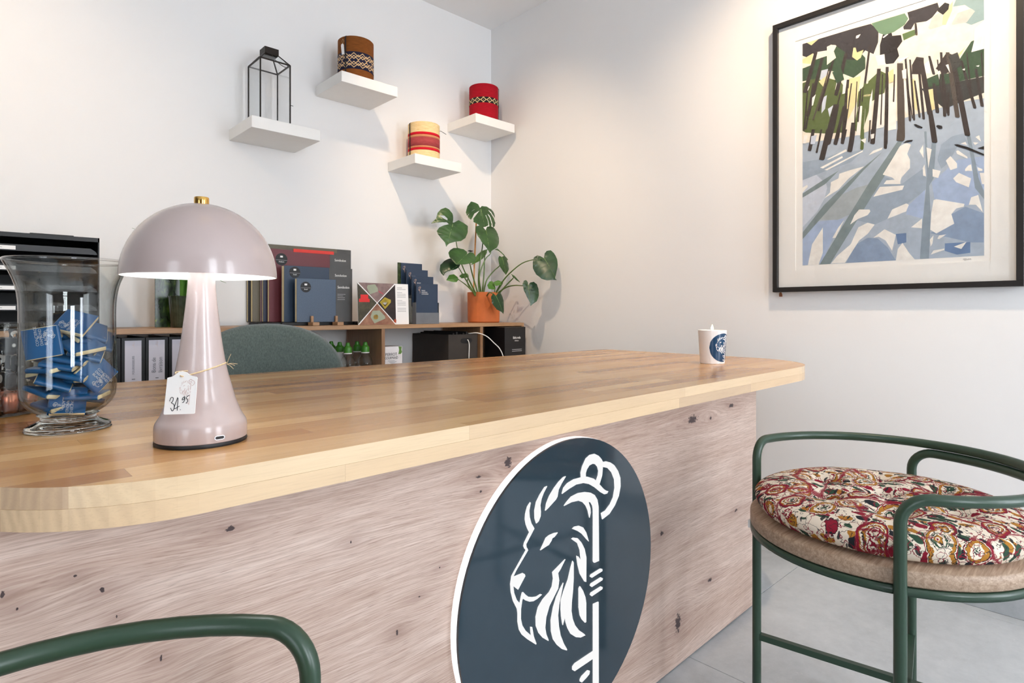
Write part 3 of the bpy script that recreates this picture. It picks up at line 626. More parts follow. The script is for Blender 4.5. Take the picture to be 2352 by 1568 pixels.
def tag(o, label=None, cat=None, group=None, kind=None):
    if label:
        o['label'] = label
    if cat:
        o['category'] = cat
    if group:
        o['group'] = group
    if kind:
        o['kind'] = kind
    return o


def thing(name, label, cat, loc=(0, 0, 0), group=None):
    o = bpy.data.objects.new(name, None)
    o.empty_display_size = 0.05
    COL.objects.link(o)
    o.location = loc
    ORIGIN[o.name] = Vector(loc)
    return tag(o, label, cat, group)


def obj(name, bm, m, parent=None, label=None, smooth=True, sharp=0.6):
    """link a bmesh (world coordinates) as one mesh object, as a child of parent if given"""
    org = ORIGIN.get(parent.name, Vector((0, 0, 0))) if parent else Vector((0, 0, 0))
    if org.length > 0:
        bmesh.ops.translate(bm, vec=-org, verts=bm.verts)
    o = bpy.data.objects.new(name, finish(name, bm, m, smooth, sharp))
    COL.objects.link(o)
    if parent:
        o.parent = parent
        ORIGIN[o.name] = org
    if label:
        o['label'] = label
    return o


def struct(name, bm, m, parent=None, label=None):
    o = obj(name, bm, m, parent, label)
    if not parent:
        o['kind'] = 'structure'
    return o


def single(name, bm, m, label, cat, group=None):
    """a thing that is one mesh"""
    return tag(obj(name, bm, m), label, cat, group)


def text_mesh(s, size, m, align='CENTER', depth=0.0002, space=1.0):
    """lettering as a mesh in its own xy plane"""
    cu = bpy.data.curves.new('lettering', 'FONT')
    cu.body = s
    cu.size = size
    cu.align_x = align
    cu.align_y = 'CENTER'
    cu.extrude = depth
    cu.resolution_u = 3
    cu.space_character = space
    tmp = bpy.data.objects.new('lettering', cu)
    me = bpy.data.meshes.new_from_object(tmp)
    bpy.data.objects.remove(tmp)
    bpy.data.curves.remove(cu)
    me.materials.clear()
    me.materials.append(m)
    return me


def text(name, s, size, m, parent, o, x, y, align='CENTER', depth=0.0002, space=1.0, sx=1.0):
    ob = bpy.data.objects.new(name, text_mesh(s, size, m, align, depth, space))
    COL.objects.link(ob)
    org = ORIGIN.get(parent.name, Vector((0, 0, 0)))
    x, y = Vector(x).normalized(), Vector(y).normalized()
    z = x.cross(y)
    mt = Matrix((x * sx, y, z)).transposed().to_4x4()
    mt.translation = Vector(o) - org
    ob.parent = parent
    ob.matrix_local = mt
    return ob


def copy_tree(o, parent=None):
    c = o.copy()
    COL.objects.link(c)
    c.parent = parent
    for ch in list(o.children):
        copy_tree(ch, c)
    return c

# ------------------------------------------------------------------ materials
def wall_mat(name, rgb):
    t = NT(name)
    f = t.noise(t.coord('Object'), 60, 6, 0.6)
    g = t.noise(t.coord('Object'), 1.3, 2)
    c = lin(rgb)
    a = t.mix(g, tuple(x * 0.985 for x in c[:3]) + (1,), c)
    t.link(a, t.p.inputs['Base Color'])
    t.p.inputs['Roughness'].default_value = 0.85
    t.p.inputs['Specular IOR Level'].default_value = 0.25
    t.bump(f, 0.05, 0.001)
    return t.m


def stave_mat():
    t = NT('oiled oak staves')
    oi = t.add('ShaderNodeObjectInfo')
    tc = t.add('ShaderNodeTexCoord')
    off = t.add('ShaderNodeVectorMath', operation='MULTIPLY_ADD')
    cmb = t.add('ShaderNodeCombineXYZ')
    for k in range(3):
        t.link(oi.outputs['Random'], cmb.inputs[k])
    off.inputs[1].default_value = (37.0, 11.0, 23.0)
    t.link(cmb.outputs[0], off.inputs[0])
    t.link(tc.outputs['Object'], off.inputs[2])

    def mp(scale):
        n = t.add('ShaderNodeMapping')
        n.inputs['Scale'].default_value = scale
        t.link(off.outputs[0], n.inputs[0])
        return n.outputs[0]
    base = t.ramp(oi.outputs['Random'], [(0.0, (186, 142, 96)), (0.14, (220, 182, 132)), (0.3, (202, 160, 110)), (0.46, (232, 200, 154)),
                                         (0.6, (212, 170, 120)), (0.74, (170, 126, 84)), (0.86, (226, 190, 142)), (1.0, (194, 152, 104))])
    g1 = t.noise(mp((1.6, 34, 34)), 3.0, 5, 0.6, 0.4)
    g2 = t.noise(mp((9.0, 320, 320)), 2.0, 3, 0.6)
    # growth rings seen on the cut ends
    wv = t.add('ShaderNodeTexWave', wave_type='RINGS', rings_direction='X')
    o2 = t.add('ShaderNodeVectorMath', operation='MULTIPLY_ADD')
    t.link(cmb.outputs[0], o2.inputs[0])
    o2.inputs[1].default_value = (0.3, 0.16, 0.13)
    t.link(tc.outputs['Object'], o2.inputs[2])
    m2 = t.add('ShaderNodeMapping')
    m2.inputs['Location'].default_value = (0, -26.0, -21.0)
    m2.inputs['Scale'].default_value = (0.5, 26, 26)
    t.link(o2.outputs[0], m2.inputs[0])
    t.link(m2.outputs[0], wv.inputs['Vector'])
    wv.inputs['Scale'].default_value = 1.7
    wv.inputs['Distortion'].default_value = 5.0
    wv.inputs['Detail'].default_value = 3.0
    wv.inputs['Detail Scale'].default_value = 0.6
    c = t.mix(t.math('MULTIPLY', g1, 0.55, clamp=True), base, t.mix(1.0, base, (0.66, 0.54, 0.42, 1), 'MULTIPLY'))
    c = t.mix(t.math('MULTIPLY', t.ramp(g2, [(0.5, (0, 0, 0, 1)), (0.72, (1, 1, 1, 1))]), 0.25), c, t.mix(1.0, c, (0.5, 0.36, 0.24, 1), 'MULTIPLY'))
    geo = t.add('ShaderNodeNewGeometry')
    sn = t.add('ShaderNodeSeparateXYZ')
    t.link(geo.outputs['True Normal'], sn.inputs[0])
    endg = t.math('MULTIPLY_ADD', t.math('ABSOLUTE', sn.outputs[0]), 0.55, 0.08, clamp=True)
    c = t.mix(t.math('MULTIPLY', wv.outputs['Fac'], endg), c, t.mix(1.0, c, (0.55, 0.42, 0.3, 1), 'MULTIPLY'))
    # oil and daylight put into the colour: paler edges, deeper warmer upper face
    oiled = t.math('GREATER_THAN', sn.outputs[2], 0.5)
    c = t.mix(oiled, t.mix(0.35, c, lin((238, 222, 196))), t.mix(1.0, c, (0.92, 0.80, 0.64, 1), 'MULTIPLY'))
    t.link(c, t.p.inputs['Base Color'])
    t.p.inputs['Roughness'].default_value = 0.22
    t.p.inputs['Specular IOR Level'].default_value = 0.5
    t.bump(g2, 0.06, 0.0005)
    return t.m


def panel_mat():
    """knotty oak board, grain along x; every knot sits at its own place"""
    t = NT('knotty oak board')
    tc = t.add('ShaderNodeTexCoord')
    sp = t.add('ShaderNodeSeparateXYZ')
    t.link(tc.outputs['Object'], sp.inputs[0])
    x, z = sp.outputs[0], sp.outputs[2]
    rgn = t.noise(t.coord('Object', (70, 70, 110)), 1.6, 4, 0.7)
    ragged = t.math('POWER', 2.0, t.math('MULTIPLY', t.math('SUBTRACT', rgn, 0.45), 9.0))
    bend, core, halo = None, None, None
    for kx, kz, sx, sz in KNOTS:
        dx = t.math('SUBTRACT', x, kx)
        dz = t.math('SUBTRACT', z, kz)
        q = t.math('ADD', t.math('POWER', t.math('DIVIDE', dx, sx * 0.38), 2.0), t.math('POWER', t.math('DIVIDE', dz, sz * 0.42), 2.0))
        q = t.math('MULTIPLY', q, ragged)
        c = t.math('DIVIDE', 1.0, t.math('ADD', 1.0, t.math('POWER', q, 2.0)))
        core = c if core is None else t.math('MAXIMUM', core, c)
        q2 = t.math('ADD', t.math('POWER', t.math('DIVIDE', dx, sx * 2.4 + 0.02), 2.0), t.math('POWER', t.math('DIVIDE', dz, sz * 1.4 + 0.006), 2.0))
        h = t.math('DIVIDE', 1.0, t.math('ADD', 1.0, q2))
        halo = h if halo is None else t.math('MAXIMUM', halo, h)
        b = t.math('MULTIPLY', t.math('MULTIPLY', dz, h), -0.6)
        bend = b if bend is None else t.math('ADD', bend, b)
    zz = t.math('ADD', z, bend)
    cmb = t.add('ShaderNodeCombineXYZ')
    t.link(x, cmb.inputs[0])
    t.link(zz, cmb.inputs[2])

    def mp(s):
        n = t.add('ShaderNodeMapping')
        n.inputs['Scale'].default_value = s
        t.link(cmb.outputs[0], n.inputs[0])
        return n.outputs[0]
    big = t.noise(mp((0.9, 1, 9)), 1.6, 4, 0.55, 0.05)
    mid = t.noise(mp((1.3, 1, 40)), 2.2, 6, 0.62, 0.05)
    fine = t.noise(mp((5.5, 1, 210)), 2.2, 5, 0.68, 0.1)
    col = t.ramp(t.math('MULTIPLY_ADD', mid, 0.55, t.math('MULTIPLY', big, 0.45)), [(0.28, (164, 137, 121)), (0.45, (197, 171, 156)), (0.6, (215, 192, 178)), (0.78, (225, 206, 193))])
    col = t.mix(t.math('MULTIPLY', t.ramp(fine, [(0.45, (0, 0, 0, 1)), (0.72, (1, 1, 1, 1))]), 0.7), col, lin((146, 116, 100)))
    col = t.mix(t.math('MULTIPLY', t.ramp(fine, [(0.25, (1, 1, 1, 1)), (0.44, (0, 0, 0, 1))]), 0.6), col, lin((230, 214, 203)))
    pore = t.noise(mp((16, 1, 520)), 2.0, 2, 0.5)
    col = t.mix(t.math('MULTIPLY', t.ramp(pore, [(0.6, (0, 0, 0, 1)), (0.72, (1, 1, 1, 1))]), 0.6), col, lin((128, 98, 84)))
    col = t.mix(t.math('MULTIPLY', t.math('POWER', halo, 2.0), 0.45), col, lin((140, 108, 98)))
    jag = t.math('MULTIPLY', core, t.math('MULTIPLY_ADD', t.noise(mp((90, 1, 90)), 1.0, 3), 1.4, 0.35), clamp=True)
    col = t.mix(t.ramp(jag, [(0.3, (0, 0, 0, 1)), (0.62, (1, 1, 1, 1))]), col, lin((72, 58, 58)))
    t.link(col, t.p.inputs['Base Color'])
    t.p.inputs['Roughness'].default_value = 0.5
    t.p.inputs['Specular IOR Level'].default_value = 0.35
    t.bump(fine, 0.12, 0.0006)
    return t.m


def wood_mat(name, dark, lite, axis=(1.5, 30, 30), rough=0.45):
    t = NT(name)
    g1 = t.noise(t.coord('Object', axis), 3.0, 5, 0.6, 0.5)
    g2 = t.noise(t.coord('Object', tuple(a * 6 for a in axis)), 2.0, 3)
    c = t.ramp(t.math('MULTIPLY_ADD', g2, 0.35, t.math('MULTIPLY', g1, 0.65)), [(0.3, dark), (0.7, lite)])
    t.link(c, t.p.inputs['Base Color'])
    t.p.inputs['Roughness'].default_value = rough
    t.bump(g2, 0.08, 0.0005)
    return t.m


def tile_mat():
    t = NT('grey stone tile')
    oi = t.add('ShaderNodeObjectInfo')
    v = t.coord('Object', (1, 1, 1))
    a = t.noise(v, 3.2, 7, 0.62, 0.4)
    b = t.noise(v, 26.0, 6, 0.7)
    c = t.ramp(t.math('MULTIPLY_ADD', b, 0.35, t.math('MULTIPLY', a, 0.65)), [(0.3, (158, 163, 167)), (0.5, (178, 183, 187)), (0.72, (197, 201, 204))])
    c = t.mix(t.math('MULTIPLY', oi.outputs['Random'], 0.08), c, lin((160, 160, 160)))
    s = t.noise(t.coord('Object', (14, 14, 14)), 6, 2, 0.6)
    c = t.mix(t.math('MULTIPLY', t.ramp(s, [(0.66, (0, 0, 0, 1)), (0.74, (1, 1, 1, 1))]), 0.25), c, lin((218, 217, 214)))
    t.link(c, t.p.inputs['Base Color'])
    t.p.inputs['Roughness'].default_value = 0.42
    t.bump(b, 0.05, 0.0008)
    return t.m


def cushion_mat():
    t = NT('block printed floral cotton')
    v0 = t.coord('Object')
    wn_ = t.add('ShaderNodeTexNoise')
    t.link(v0, wn_.inputs['Vector'])
    wn_.inputs['Scale'].default_value = 24
    wn_.inputs['Detail'].default_value = 3
    wrp = t.add('ShaderNodeVectorMath', operation='MULTIPLY_ADD')
    t.link(wn_.outputs['Color'], wrp.inputs[0])
    wrp.inputs[1].default_value = (0.026, 0.026, 0.0)
    t.link(v0, wrp.inputs[2])

    def vor(scale, sc=(1, 1, 0.25), feature='F1', rnd=0.85, loc=(0, 0, 0), rz=0.0):
        mp = t.add('ShaderNodeMapping')
        mp.inputs['Scale'].default_value = sc
        mp.inputs['Location'].default_value = loc
        mp.inputs['Rotation'].default_value = (0, 0, rz)
        t.link(wrp.outputs[0], mp.inputs[0])
        n = t.add('ShaderNodeTexVoronoi', feature=feature)
        n.inputs['Scale'].default_value = scale
        n.inputs['Randomness'].default_value = rnd
        t.link(mp.outputs[0], n.inputs['Vector'])
        return n
    CRE, OCH, RED, GRN, DRK = (234, 219, 199), (176, 120, 46), (140, 28, 48), (52, 78, 60), (38, 40, 44)
    K, W_ = (0, 0, 0, 1), (1, 1, 1, 1)
    # scattered leaves and buds
    vl = vor(74, (1, 0.48, 0.3), rz=0.7)
    sepl = t.add('ShaderNodeSeparateColor')
    t.link(vl.outputs['Color'], sepl.inputs[0])
    lc = t.ramp(sepl.outputs[0], [(0.0, GRN), (0.30, RED), (0.52, GRN), (0.66, OCH), (0.84, DRK)], 'CONSTANT')
    col = t.mix(t.ramp(vl.outputs['Distance'], [(0.0, W_), (0.42, W_), (0.46, K)]), lin(CRE), lc)
    vs_ = vor(80, (0.40, 1.1, 0.3), rz=-0.5, loc=(0.3, 0.7, 0))
    col = t.mix(t.math('MULTIPLY', t.ramp(vs_.outputs['Distance'], [(0.0, W_), (0.20, W_), (0.24, K)]), 0.95), col, lin(DRK))
    # big paisley flowers with serrated bands
    vp = vor(13.0, (1.0, 1.45, 0.3), rnd=0.7, rz=0.35)
    sp = t.add('ShaderNodeSeparateColor')
    t.link(vp.outputs['Color'], sp.inputs[0])
    saw = t.math('MULTIPLY', t.math('SUBTRACT', t.noise(v0, 170, 2), 0.5), 0.11)
    dd = t.math('ADD', vp.outputs['Distance'], saw)
    ringA = t.ramp(dd, [(0.0, RED), (0.05, CRE), (0.07, OCH), (0.11, DRK), (0.125, CRE), (0.17, GRN), (0.20, CRE), (0.215, DRK), (0.23, CRE), (0.29, OCH), (0.37, DRK), (0.385, CRE), (0.41, RED), (0.455, CRE)], 'CONSTANT')
    ringB = t.ramp(dd, [(0.0, GRN), (0.06, DRK), (0.075, CRE), (0.12, RED), (0.15, CRE), (0.19, OCH), (0.23, DRK), (0.245, CRE), (0.30, OCH), (0.335, RED), (0.40, DRK), (0.415, CRE)], 'CONSTANT')
    ring = t.mix(t.ramp(sp.outputs[1], [(0.0, K), (0.5, W_)], 'CONSTANT'), ringA, ringB)
    inside = t.ramp(dd, [(0.0, W_), (0.43, K)], 'CONSTANT')
    sprig = t.ramp(vl.outputs['Distance'], [(0.0, W_), (0.22, W_), (0.27, K)])
    ring = t.mix(t.math('MULTIPLY', t.math('MULTIPLY', sprig, t.ramp(dd, [(0.0, K), (0.10, W_), (0.29, K)], 'CONSTANT')), 0.9), ring, lc)
    col = t.mix(inside, col, ring)
    # pen drawn squiggles
    for sc_, w_, cc_ in ((46, 0.012, DRK), (30, 0.010, RED)):
        nq = t.noise(v0, sc_, 2, 0.6)
        ln_ = t.math('LESS_THAN', t.math('ABSOLUTE', t.math('SUBTRACT', nq, 0.5)), w_)
        col = t.mix(t.math('MULTIPLY', ln_, 0.85), col, lin(cc_))
    # crimson garland lines between the flowers
    ve = vor(6.0, (1, 1.2, 0.3), feature='DISTANCE_TO_EDGE', rnd=0.8, loc=(0.2, 0.5, 0))
    gar = t.ramp(ve.outputs['Distance'], [(0.0, W_), (0.008, K), (0.013, W_), (0.019, K)], 'CONSTANT')
    col = t.mix(t.math('MULTIPLY', gar, 0.9), col, lin(RED))
    t.link(col, t.p.inputs['Base Color'])
    t.p.inputs['Roughness'].default_value = 0.85
    t.p.inputs['Specular IOR Level'].default_value = 0.2
    t.bump(t.noise(t.coord('Object', (1, 1, 1)), 700, 2), 0.1, 0.0006)
    return t.m


def fabric_mat(name, a, b):
    t = NT(name)
    f = t.noise(t.coord('Object', (90, 90, 45)), 3, 4, 0.7)
    c = t.ramp(f, [(0.3, a), (0.72, b)])
    t.link(c, t.p.inputs['Base Color'])
    t.p.inputs['Roughness'].default_value = 0.95
    t.p.inputs['Specular IOR Level'].default_value = 0.15
    t.p.inputs['Sheen Weight'].default_value = 0.3
    t.bump(f, 0.3, 0.001)
    return t.m


def emit_mat(name, rgb, strength):
    t = NT(name)
    e = t.add('ShaderNodeEmission')
    f = t.noise(t.coord('Object'), 20, 2)
    c = lin(rgb)
    t.link(t.mix(f, tuple(x * 0.97 for x in c[:3]) + (1,), c), e.inputs[0])
    e.inputs[1].default_value = strength
    t.link(e.outputs[0], t.out.inputs[0])
    return t.m


WHITE_WALL = wall_mat('white wall paint', (239, 238, 237))
SHOP_WALL = wall_mat('taupe shop wall paint', (128, 121, 114))
CEIL = wall_mat('white ceiling paint', (245, 244, 243))
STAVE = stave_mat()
PANEL = panel_mat()
TILE = tile_mat()
GROUT = mat('pale grout', (206, 206, 204), 0.9)
SHELF_WHITE = mat('white satin lacquer', (240, 238, 234), 0.4, var=0.01)
OAKM = wood_mat('oak melamine', (150, 112, 80), (190, 150, 112), (1.5, 30, 30))
OAKD = wood_mat('dark oak melamine inside', (128, 94, 66), (166, 126, 92), (30, 30, 1.5))
GREEN_METAL = mat('green powder coated steel', (47, 69, 53), 0.32, var=0.04, scale=200, bump=0.02)
TEAK = wood_mat('oiled teak seat', (132, 104, 82), (200, 174, 150), (3, 55, 55), 0.5)
CUSHION = cushion_mat()
BLACK = mat('matt black plastic', (15, 15, 17), 0.5)
BLACK_CARD = mat('black card', (30, 28, 28), 0.75)
BLACK_METAL = mat('blackened metal', (44, 38, 34), 0.45, 0.6)
BLACK_FRAME = mat('black stained frame', (30, 27, 26), 0.42)
PAPER = mat('white paper', (244, 242, 240), 0.7, var=0.01)
GREYPAPER = mat('grey print', (190, 188, 190), 0.8)
INK = mat('black ink', (24, 24, 30), 0.6)
GREYINK = mat('grey ink', (120, 120, 128), 0.6)
PINKINK = mat('pale copper ink', (214, 196, 192), 0.6)
GLASS = thin_glass('clear thin glass')
GLASS_FLAT = thin_glass('picture glass', (255, 255, 255), (240, 244, 244), 0.8)
BRASS = mat('polished brass', (214, 170, 92), 0.18, 1.0)
LAMP_PINK = mat('mauve pink enamel', (178, 161, 157), 0.26, var=0.015, coat=0.3)
LAMP_WHITE = mat('white enamel inside', (246, 246, 244), 0.4, var=0.01)
TWINE = mat('jute twine', (206, 180, 140), 0.9, var=0.2, scale=400)
TERRACOTTA = mat('orange terracotta', (206, 112, 58), 0.75, var=0.08, scale=25, bump=0.1)
SOIL = mat('potting soil', (52, 38, 30), 0.95, var=0.4, scale=90, bump=0.6)
BAMBOO = mat('bamboo cane', (196, 138, 76), 0.5, stretch=(1, 1, 0.2))
CHOC_BLUE = mat('blue printed sleeve', (6, 82, 136), 0.3, var=0.05, scale=120)
CREAM_PAPER = mat('cream wrapper foil', (222, 206, 168), 0.45, var=0.08, scale=90)
SIGN_FACE = mat('slate blue acrylic', (50, 64, 73), 0.08, var=0.02, coat=0.3)
SIGN_WHITE = emit_mat('lit white acrylic', (255, 255, 255), 1.15)
SIGN_EDGE = mat('white acrylic edge', (246, 248, 250), 0.3, var=0.01, emit=0.8)
CHAIR_FABRIC = fabric_mat('sage green felt', (78, 89, 84), (110, 119, 113))
PORCELAIN = mat('white glazed ceramic', (240, 236, 234), 0.18, var=0.01, coat=0.4)
LOGO_BLUE = mat('navy print', (18, 62, 98), 0.25)
WAX = mat('cream wax', (250, 236, 214), 0.5, emit=0.25)
FLAME = emit_mat('candle flame', (255, 214, 140), 14.0)
OPAL = emit_mat('warm opal diffuser', (255, 226, 180), 2.2)
LED = emit_mat('white led ring', (248, 252, 255), 24.0)
SPOTLENS = emit_mat('spot lamp lens', (255, 224, 176), 12.0)


def leaf_mat(name, a, b):
    t = NT(name)
    f = t.noise(t.coord('Object'), 16, 3)
    g = t.noise(t.coord('Object'), 160, 2)
    c = t.ramp(f, [(0.3, a), (0.7, b)])
    t.link(c, t.p.inputs['Base Color'])
    t.p.inputs['Roughness'].default_value = 0.33
    t.p.inputs['Specular IOR Level'].default_value = 0.55
    t.p.inputs['Subsurface Weight'].default_value = 0.0
    t.bump(g, 0.06, 0.0008)
    return t.m


LEAF = leaf_mat('monstera leaf green', (34, 66, 28), (58, 96, 44))
LEAF2 = leaf_mat('young leaf green', (66, 112, 40), (96, 140, 58))
LEAF3 = leaf_mat('dark leaf green', (24, 52, 30), (40, 74, 40))
STEMG = leaf_mat('leaf stem green', (72, 100, 46), (104, 132, 66))
RIB = leaf_mat('pale midrib green', (120, 150, 86), (140, 168, 100))

# ------------------------------------------------------------------ the room
XW, YW, HC = 2.419, 2.75, 2.6865
XL, YF = -2.9, -2.4
TS = 0.877
floor = struct('floor', box((XL - 0.1, YF - 0.1, -0.06), (XW + 0.1, YW + 0.1, -0.003)), GROUT, label='pale grey grout bed of the stone tiled floor')
for i in range(-5, 2):
    for j in range(-4, 3):
        x0, y0 = 1.481 + i * TS, 0.882 + j * TS
        x1, y1 = min(x0 + TS, XW), min(y0 + TS, YW)
        x0, y0 = max(x0, XL), max(y0, YF)
        if x1 - x0 < 0.02 or y1 - y0 < 0.02:
            continue
        obj('tile', box((x0 + 0.001, y0 + 0.001, -0.004), (x1 - 0.001, y1 - 0.001, 0.0), 0.0006, 1), TILE, floor)
struct('ceiling', box((XL - 0.1, YF - 0.1, HC), (XW + 0.1, YW + 0.1, HC + 0.1)), CEIL)
struct('wall_back', box((XL - 0.1, YW, -0.05), (XW + 0.1, YW + 0.1, HC + 0.02)), WHITE_WALL)
struct('wall_right', box((XW, YF - 0.1, -0.05), (XW + 0.1, YW + 0.02, HC + 0.02)), WHITE_WALL)
wf = newbm()
for xa, xb in ((XL - 0.1, -0.08), (0.58, 1.35), (2.21, XW + 0.02)):
    add_box(wf, (xa, YF - 0.1, -0.05), (xb, YF, HC + 0.02))
for xa, xb, za, zb in ((-0.08, 0.58, 0.66, 2.38), (1.35, 2.21, 0.26, 2.38)):
    add_box(wf, (xa, YF - 0.1, -0.05), (xb, YF, za))
    add_box(wf, (xa, YF - 0.1, zb), (xb, YF, HC + 0.02))
struct('wall_front', wf, SHOP_WALL)
wl = newbm()
add_box(wl, (XL - 0.1, YF - 0.1, -0.05), (XL, -1.92, HC + 0.02))
add_box(wl, (XL - 0.1, -0.78, -0.05), (XL, YW + 0.02, HC + 0.02))
add_box(wl, (XL - 0.1, -1.92, 2.3), (XL, -0.78, HC + 0.02))
struct('wall_left', wl, SHOP_WALL)
for nm, xa, xb, za, zb, lab in (('window_1', 1.35, 2.21, 0.26, 2.38, 'tall dark framed shop window behind the camera'), ('window_2', -0.08, 0.58, 0.66, 2.38, 'narrow dark framed window behind the camera')):
    w1 = newbm()
    for a_, b_ in ((xa, xa + 0.05), ((xa + xb) / 2 - 0.02, (xa + xb) / 2 + 0.02), (xb - 0.05, xb)):
        add_box(w1, (a_, YF + 0.0, za), (b_, YF + 0.06, zb), 0.004)
    for a_, b_ in ((za, za + 0.05), (1.95, 1.99), (zb - 0.05, zb)):
        add_box(w1, (xa, YF + 0.002, a_), (xb, YF + 0.058, b_), 0.004)
    w_o = struct(nm, w1, BLACK_METAL, label=lab)
    obj('pane', box((xa + 0.02, YF - 0.012, za + 0.02), (xb - 0.02, YF - 0.006, zb - 0.02)), GLASS_FLAT, w_o, smooth=False)
d1 = newbm()
for ya, yb in ((-1.92, -1.86), (-1.38, -1.32), (-0.84, -0.78)):
    add_box(d1, (XL, ya, 0.0), (XL + 0.06, yb, 2.3), 0.004)
for za, zb in ((0.0, 0.18), (2.22, 2.3)):
    add_box(d1, (XL + 0.002, -1.92, za), (XL + 0.058, -0.78, zb), 0.004)
d_o = struct('door_1', d1, BLACK_METAL, label='dark framed glazed double door in the left wall')
obj('pane', box((XL - 0.012, -1.90, 0.05), (XL - 0.006, -0.80, 2.28)), GLASS_FLAT, d_o, smooth=False)
struct('baseboard_right', box((XW - 0.016, YF, 0.0), (XW - 0.0005, YW - 0.02, 0.085), 0.0015, 1), TILE, label='low grey stone skirting along the right wall')
struct('baseboard_back', box((XL + 0.001, YW - 0.016, 0.0), (XW - 0.02, YW - 0.0005, 0.085), 0.0015, 1), TILE, label='low grey stone skirting along the back wall')

# ------------------------------------------------------------------ ceiling lamps (their light is in the top section)
for (xy, tg, pw, an, bl), where in zip(SPOTS, ('over the letter trays', 'over the floating shelves', 'in front of the forest picture')):
    s = thing('ceiling_spotlight', 'small round recessed white ceiling spotlight ' + where, 'spotlight', (xy[0], xy[1], HC), 'recessed ceiling spotlights')
    obj('ring', lathe([(0.03, -0.001), (0.03, -0.008), (0.044, -0.008), (0.046, -0.001)], (xy[0], xy[1], HC), 32), SHELF_WHITE, s)
    obj('lens', lathe([(0.0, -0.004), (0.03, -0.004)], (xy[0], xy[1], HC), 32), SPOTLENS, s)
cl = thing('ceiling_lamp', 'round warm opal ceiling lamp above the bar stools', 'lamp', (0.33, 0.88, HC))
obj('base', lathe([(0.0, -0.001), (0.20, -0.001), (0.20, -0.03), (0.19, -0.034)], (0.33, 0.88, HC), 48), SHELF_WHITE, cl)
obj('diffuser', lathe([(0.19, -0.032), (0.188, -0.045), (0.15, -0.058), (0.0, -0.064)], (0.33, 0.88, HC), 48), OPAL, cl)

# ------------------------------------------------------------------ bar: front and side panels, sign, worktop of staves
CT, CB = 0.785, 0.743          # worktop top and underside


def pan_y(x):
    return 0.8577 + 0.021 * (x - 1.61)


ang = math.atan(0.021)
bar = thing('bar_counter', 'low bar counter clad in pale knotty oak boards, round lit sign on it', 'counter', (0.95, pan_y(0.95), 0))
bm = newbm()
fn = lambda u, v, h: Vector((u, pan_y(u) + h, v))
add_prism(bm, [(-0.0, 0.004), (1.9114, 0.004), (1.9114, CB - 0.0005), (-0.0, CB - 0.0005)], fn, 0.0, 0.022)
bmesh.ops.recalc_face_normals(bm, faces=bm.faces)
org = ORIGIN[bar.name]
fp_ = obj('front_panel', bm, PANEL)              # keeps world coordinates for its grain
fp_.parent = bar
fp_.location = -org
ORIGIN[fp_.name] = Vector((0, 0, 0))
obj('side_panel', box((1.8894, 0.888, 0.004), (1.9114, 1.56, CB - 0.0005), 0.001), OAKM, bar)
obj('side_panel', box((0.0, 0.85, 0.004), (0.022, 1.56, CB - 0.0005), 0.001), OAKM, bar)

SX, SZ, SR = 0.9459, 0.3787, 0.3053
sign = thing('illuminated_sign', 'round slate blue sign with glowing white lion and key emblem on the bar', 'sign', (SX, pan_y(SX), SZ))


def circ(r, n=96):
    return [(r * math.cos(2 * PI * k / n), r * math.sin(2 * PI * k / n)) for k in range(n)]


sfn = lambda u, v, h: Vector((SX + u, pan_y(SX + u) - h, SZ + v))
obj('backing_disc', prism(circ(SR), sfn, 0.0005, 0.0165), SIGN_EDGE, sign, 'white glowing rim of the sign')
obj('face_disc', prism(circ(SR - 0.0005), sfn, 0.0167, 0.0222), SIGN_FACE, sign)
for poly in LOGO:
    p = [(u * SR, v * SR) for u, v in poly]
    obj('emblem_piece', prism(p, sfn, 0.0221, 0.0245), SIGN_WHITE, sign, smooth=False)


def arc(cx, cy, r, a0, a1, n):
    return [(cx + r * math.cos(math.radians(a0 + (a1 - a0) * k / n)), cy + r * math.sin(math.radians(a0 + (a1 - a0) * k / n))) for k in range(n + 1)]


OUT = arc(0.19, 0.8640, 0.20, 180, 268.6, 16) + arc(1.845, 0.985, 0.28, 271.4, 360, 18) + arc(2.095, 1.62, 0.03, 0, 90, 4) + arc(0.02, 1.62, 0.03, 90, 180, 4)


def clip_convex(subj, clip):
    out = list(subj)
    for i in range(len(clip)):
        a, b = clip[i], clip[(i + 1) % len(clip)]
        inp, out = out, []
        if not inp:
            return []
        sd = lambda p: (b[0] - a[0]) * (p[1] - a[1]) - (b[1] - a[1]) * (p[0] - a[0])
        for k in range(len(inp)):
            p, q = inp[k - 1], inp[k]
            sp_, sq = sd(p), sd(q)
            if sq >= 0:
                if sp_ < 0:
                    t = sp_ / (sp_ - sq)
                    out.append((p[0] + (q[0] - p[0]) * t, p[1] + (q[1] - p[1]) * t))
                out.append(q)
            elif sp_ >= 0:
                t = sp_ / (sp_ - sq)
                out.append((p[0] + (q[0] - p[0]) * t, p[1] + (q[1] - p[1]) * t))
    res = []
    for p in out:
        if not res or math.hypot(p[0] - res[-1][0], p[1] - res[-1][1]) > 1e-5:
            res.append(p)
    if len(res) > 1 and math.hypot(res[0][0] - res[-1][0], res[0][1] - res[-1][1]) < 1e-5:
        res.pop()
    return res


top = thing('worktop', 'thick oiled oak butcher block worktop with rounded corners on the bar', 'worktop', (1.05, 1.15, CB))
idf = lambda u, v, h: Vector((u, v, h))
rg = random.Random(21)


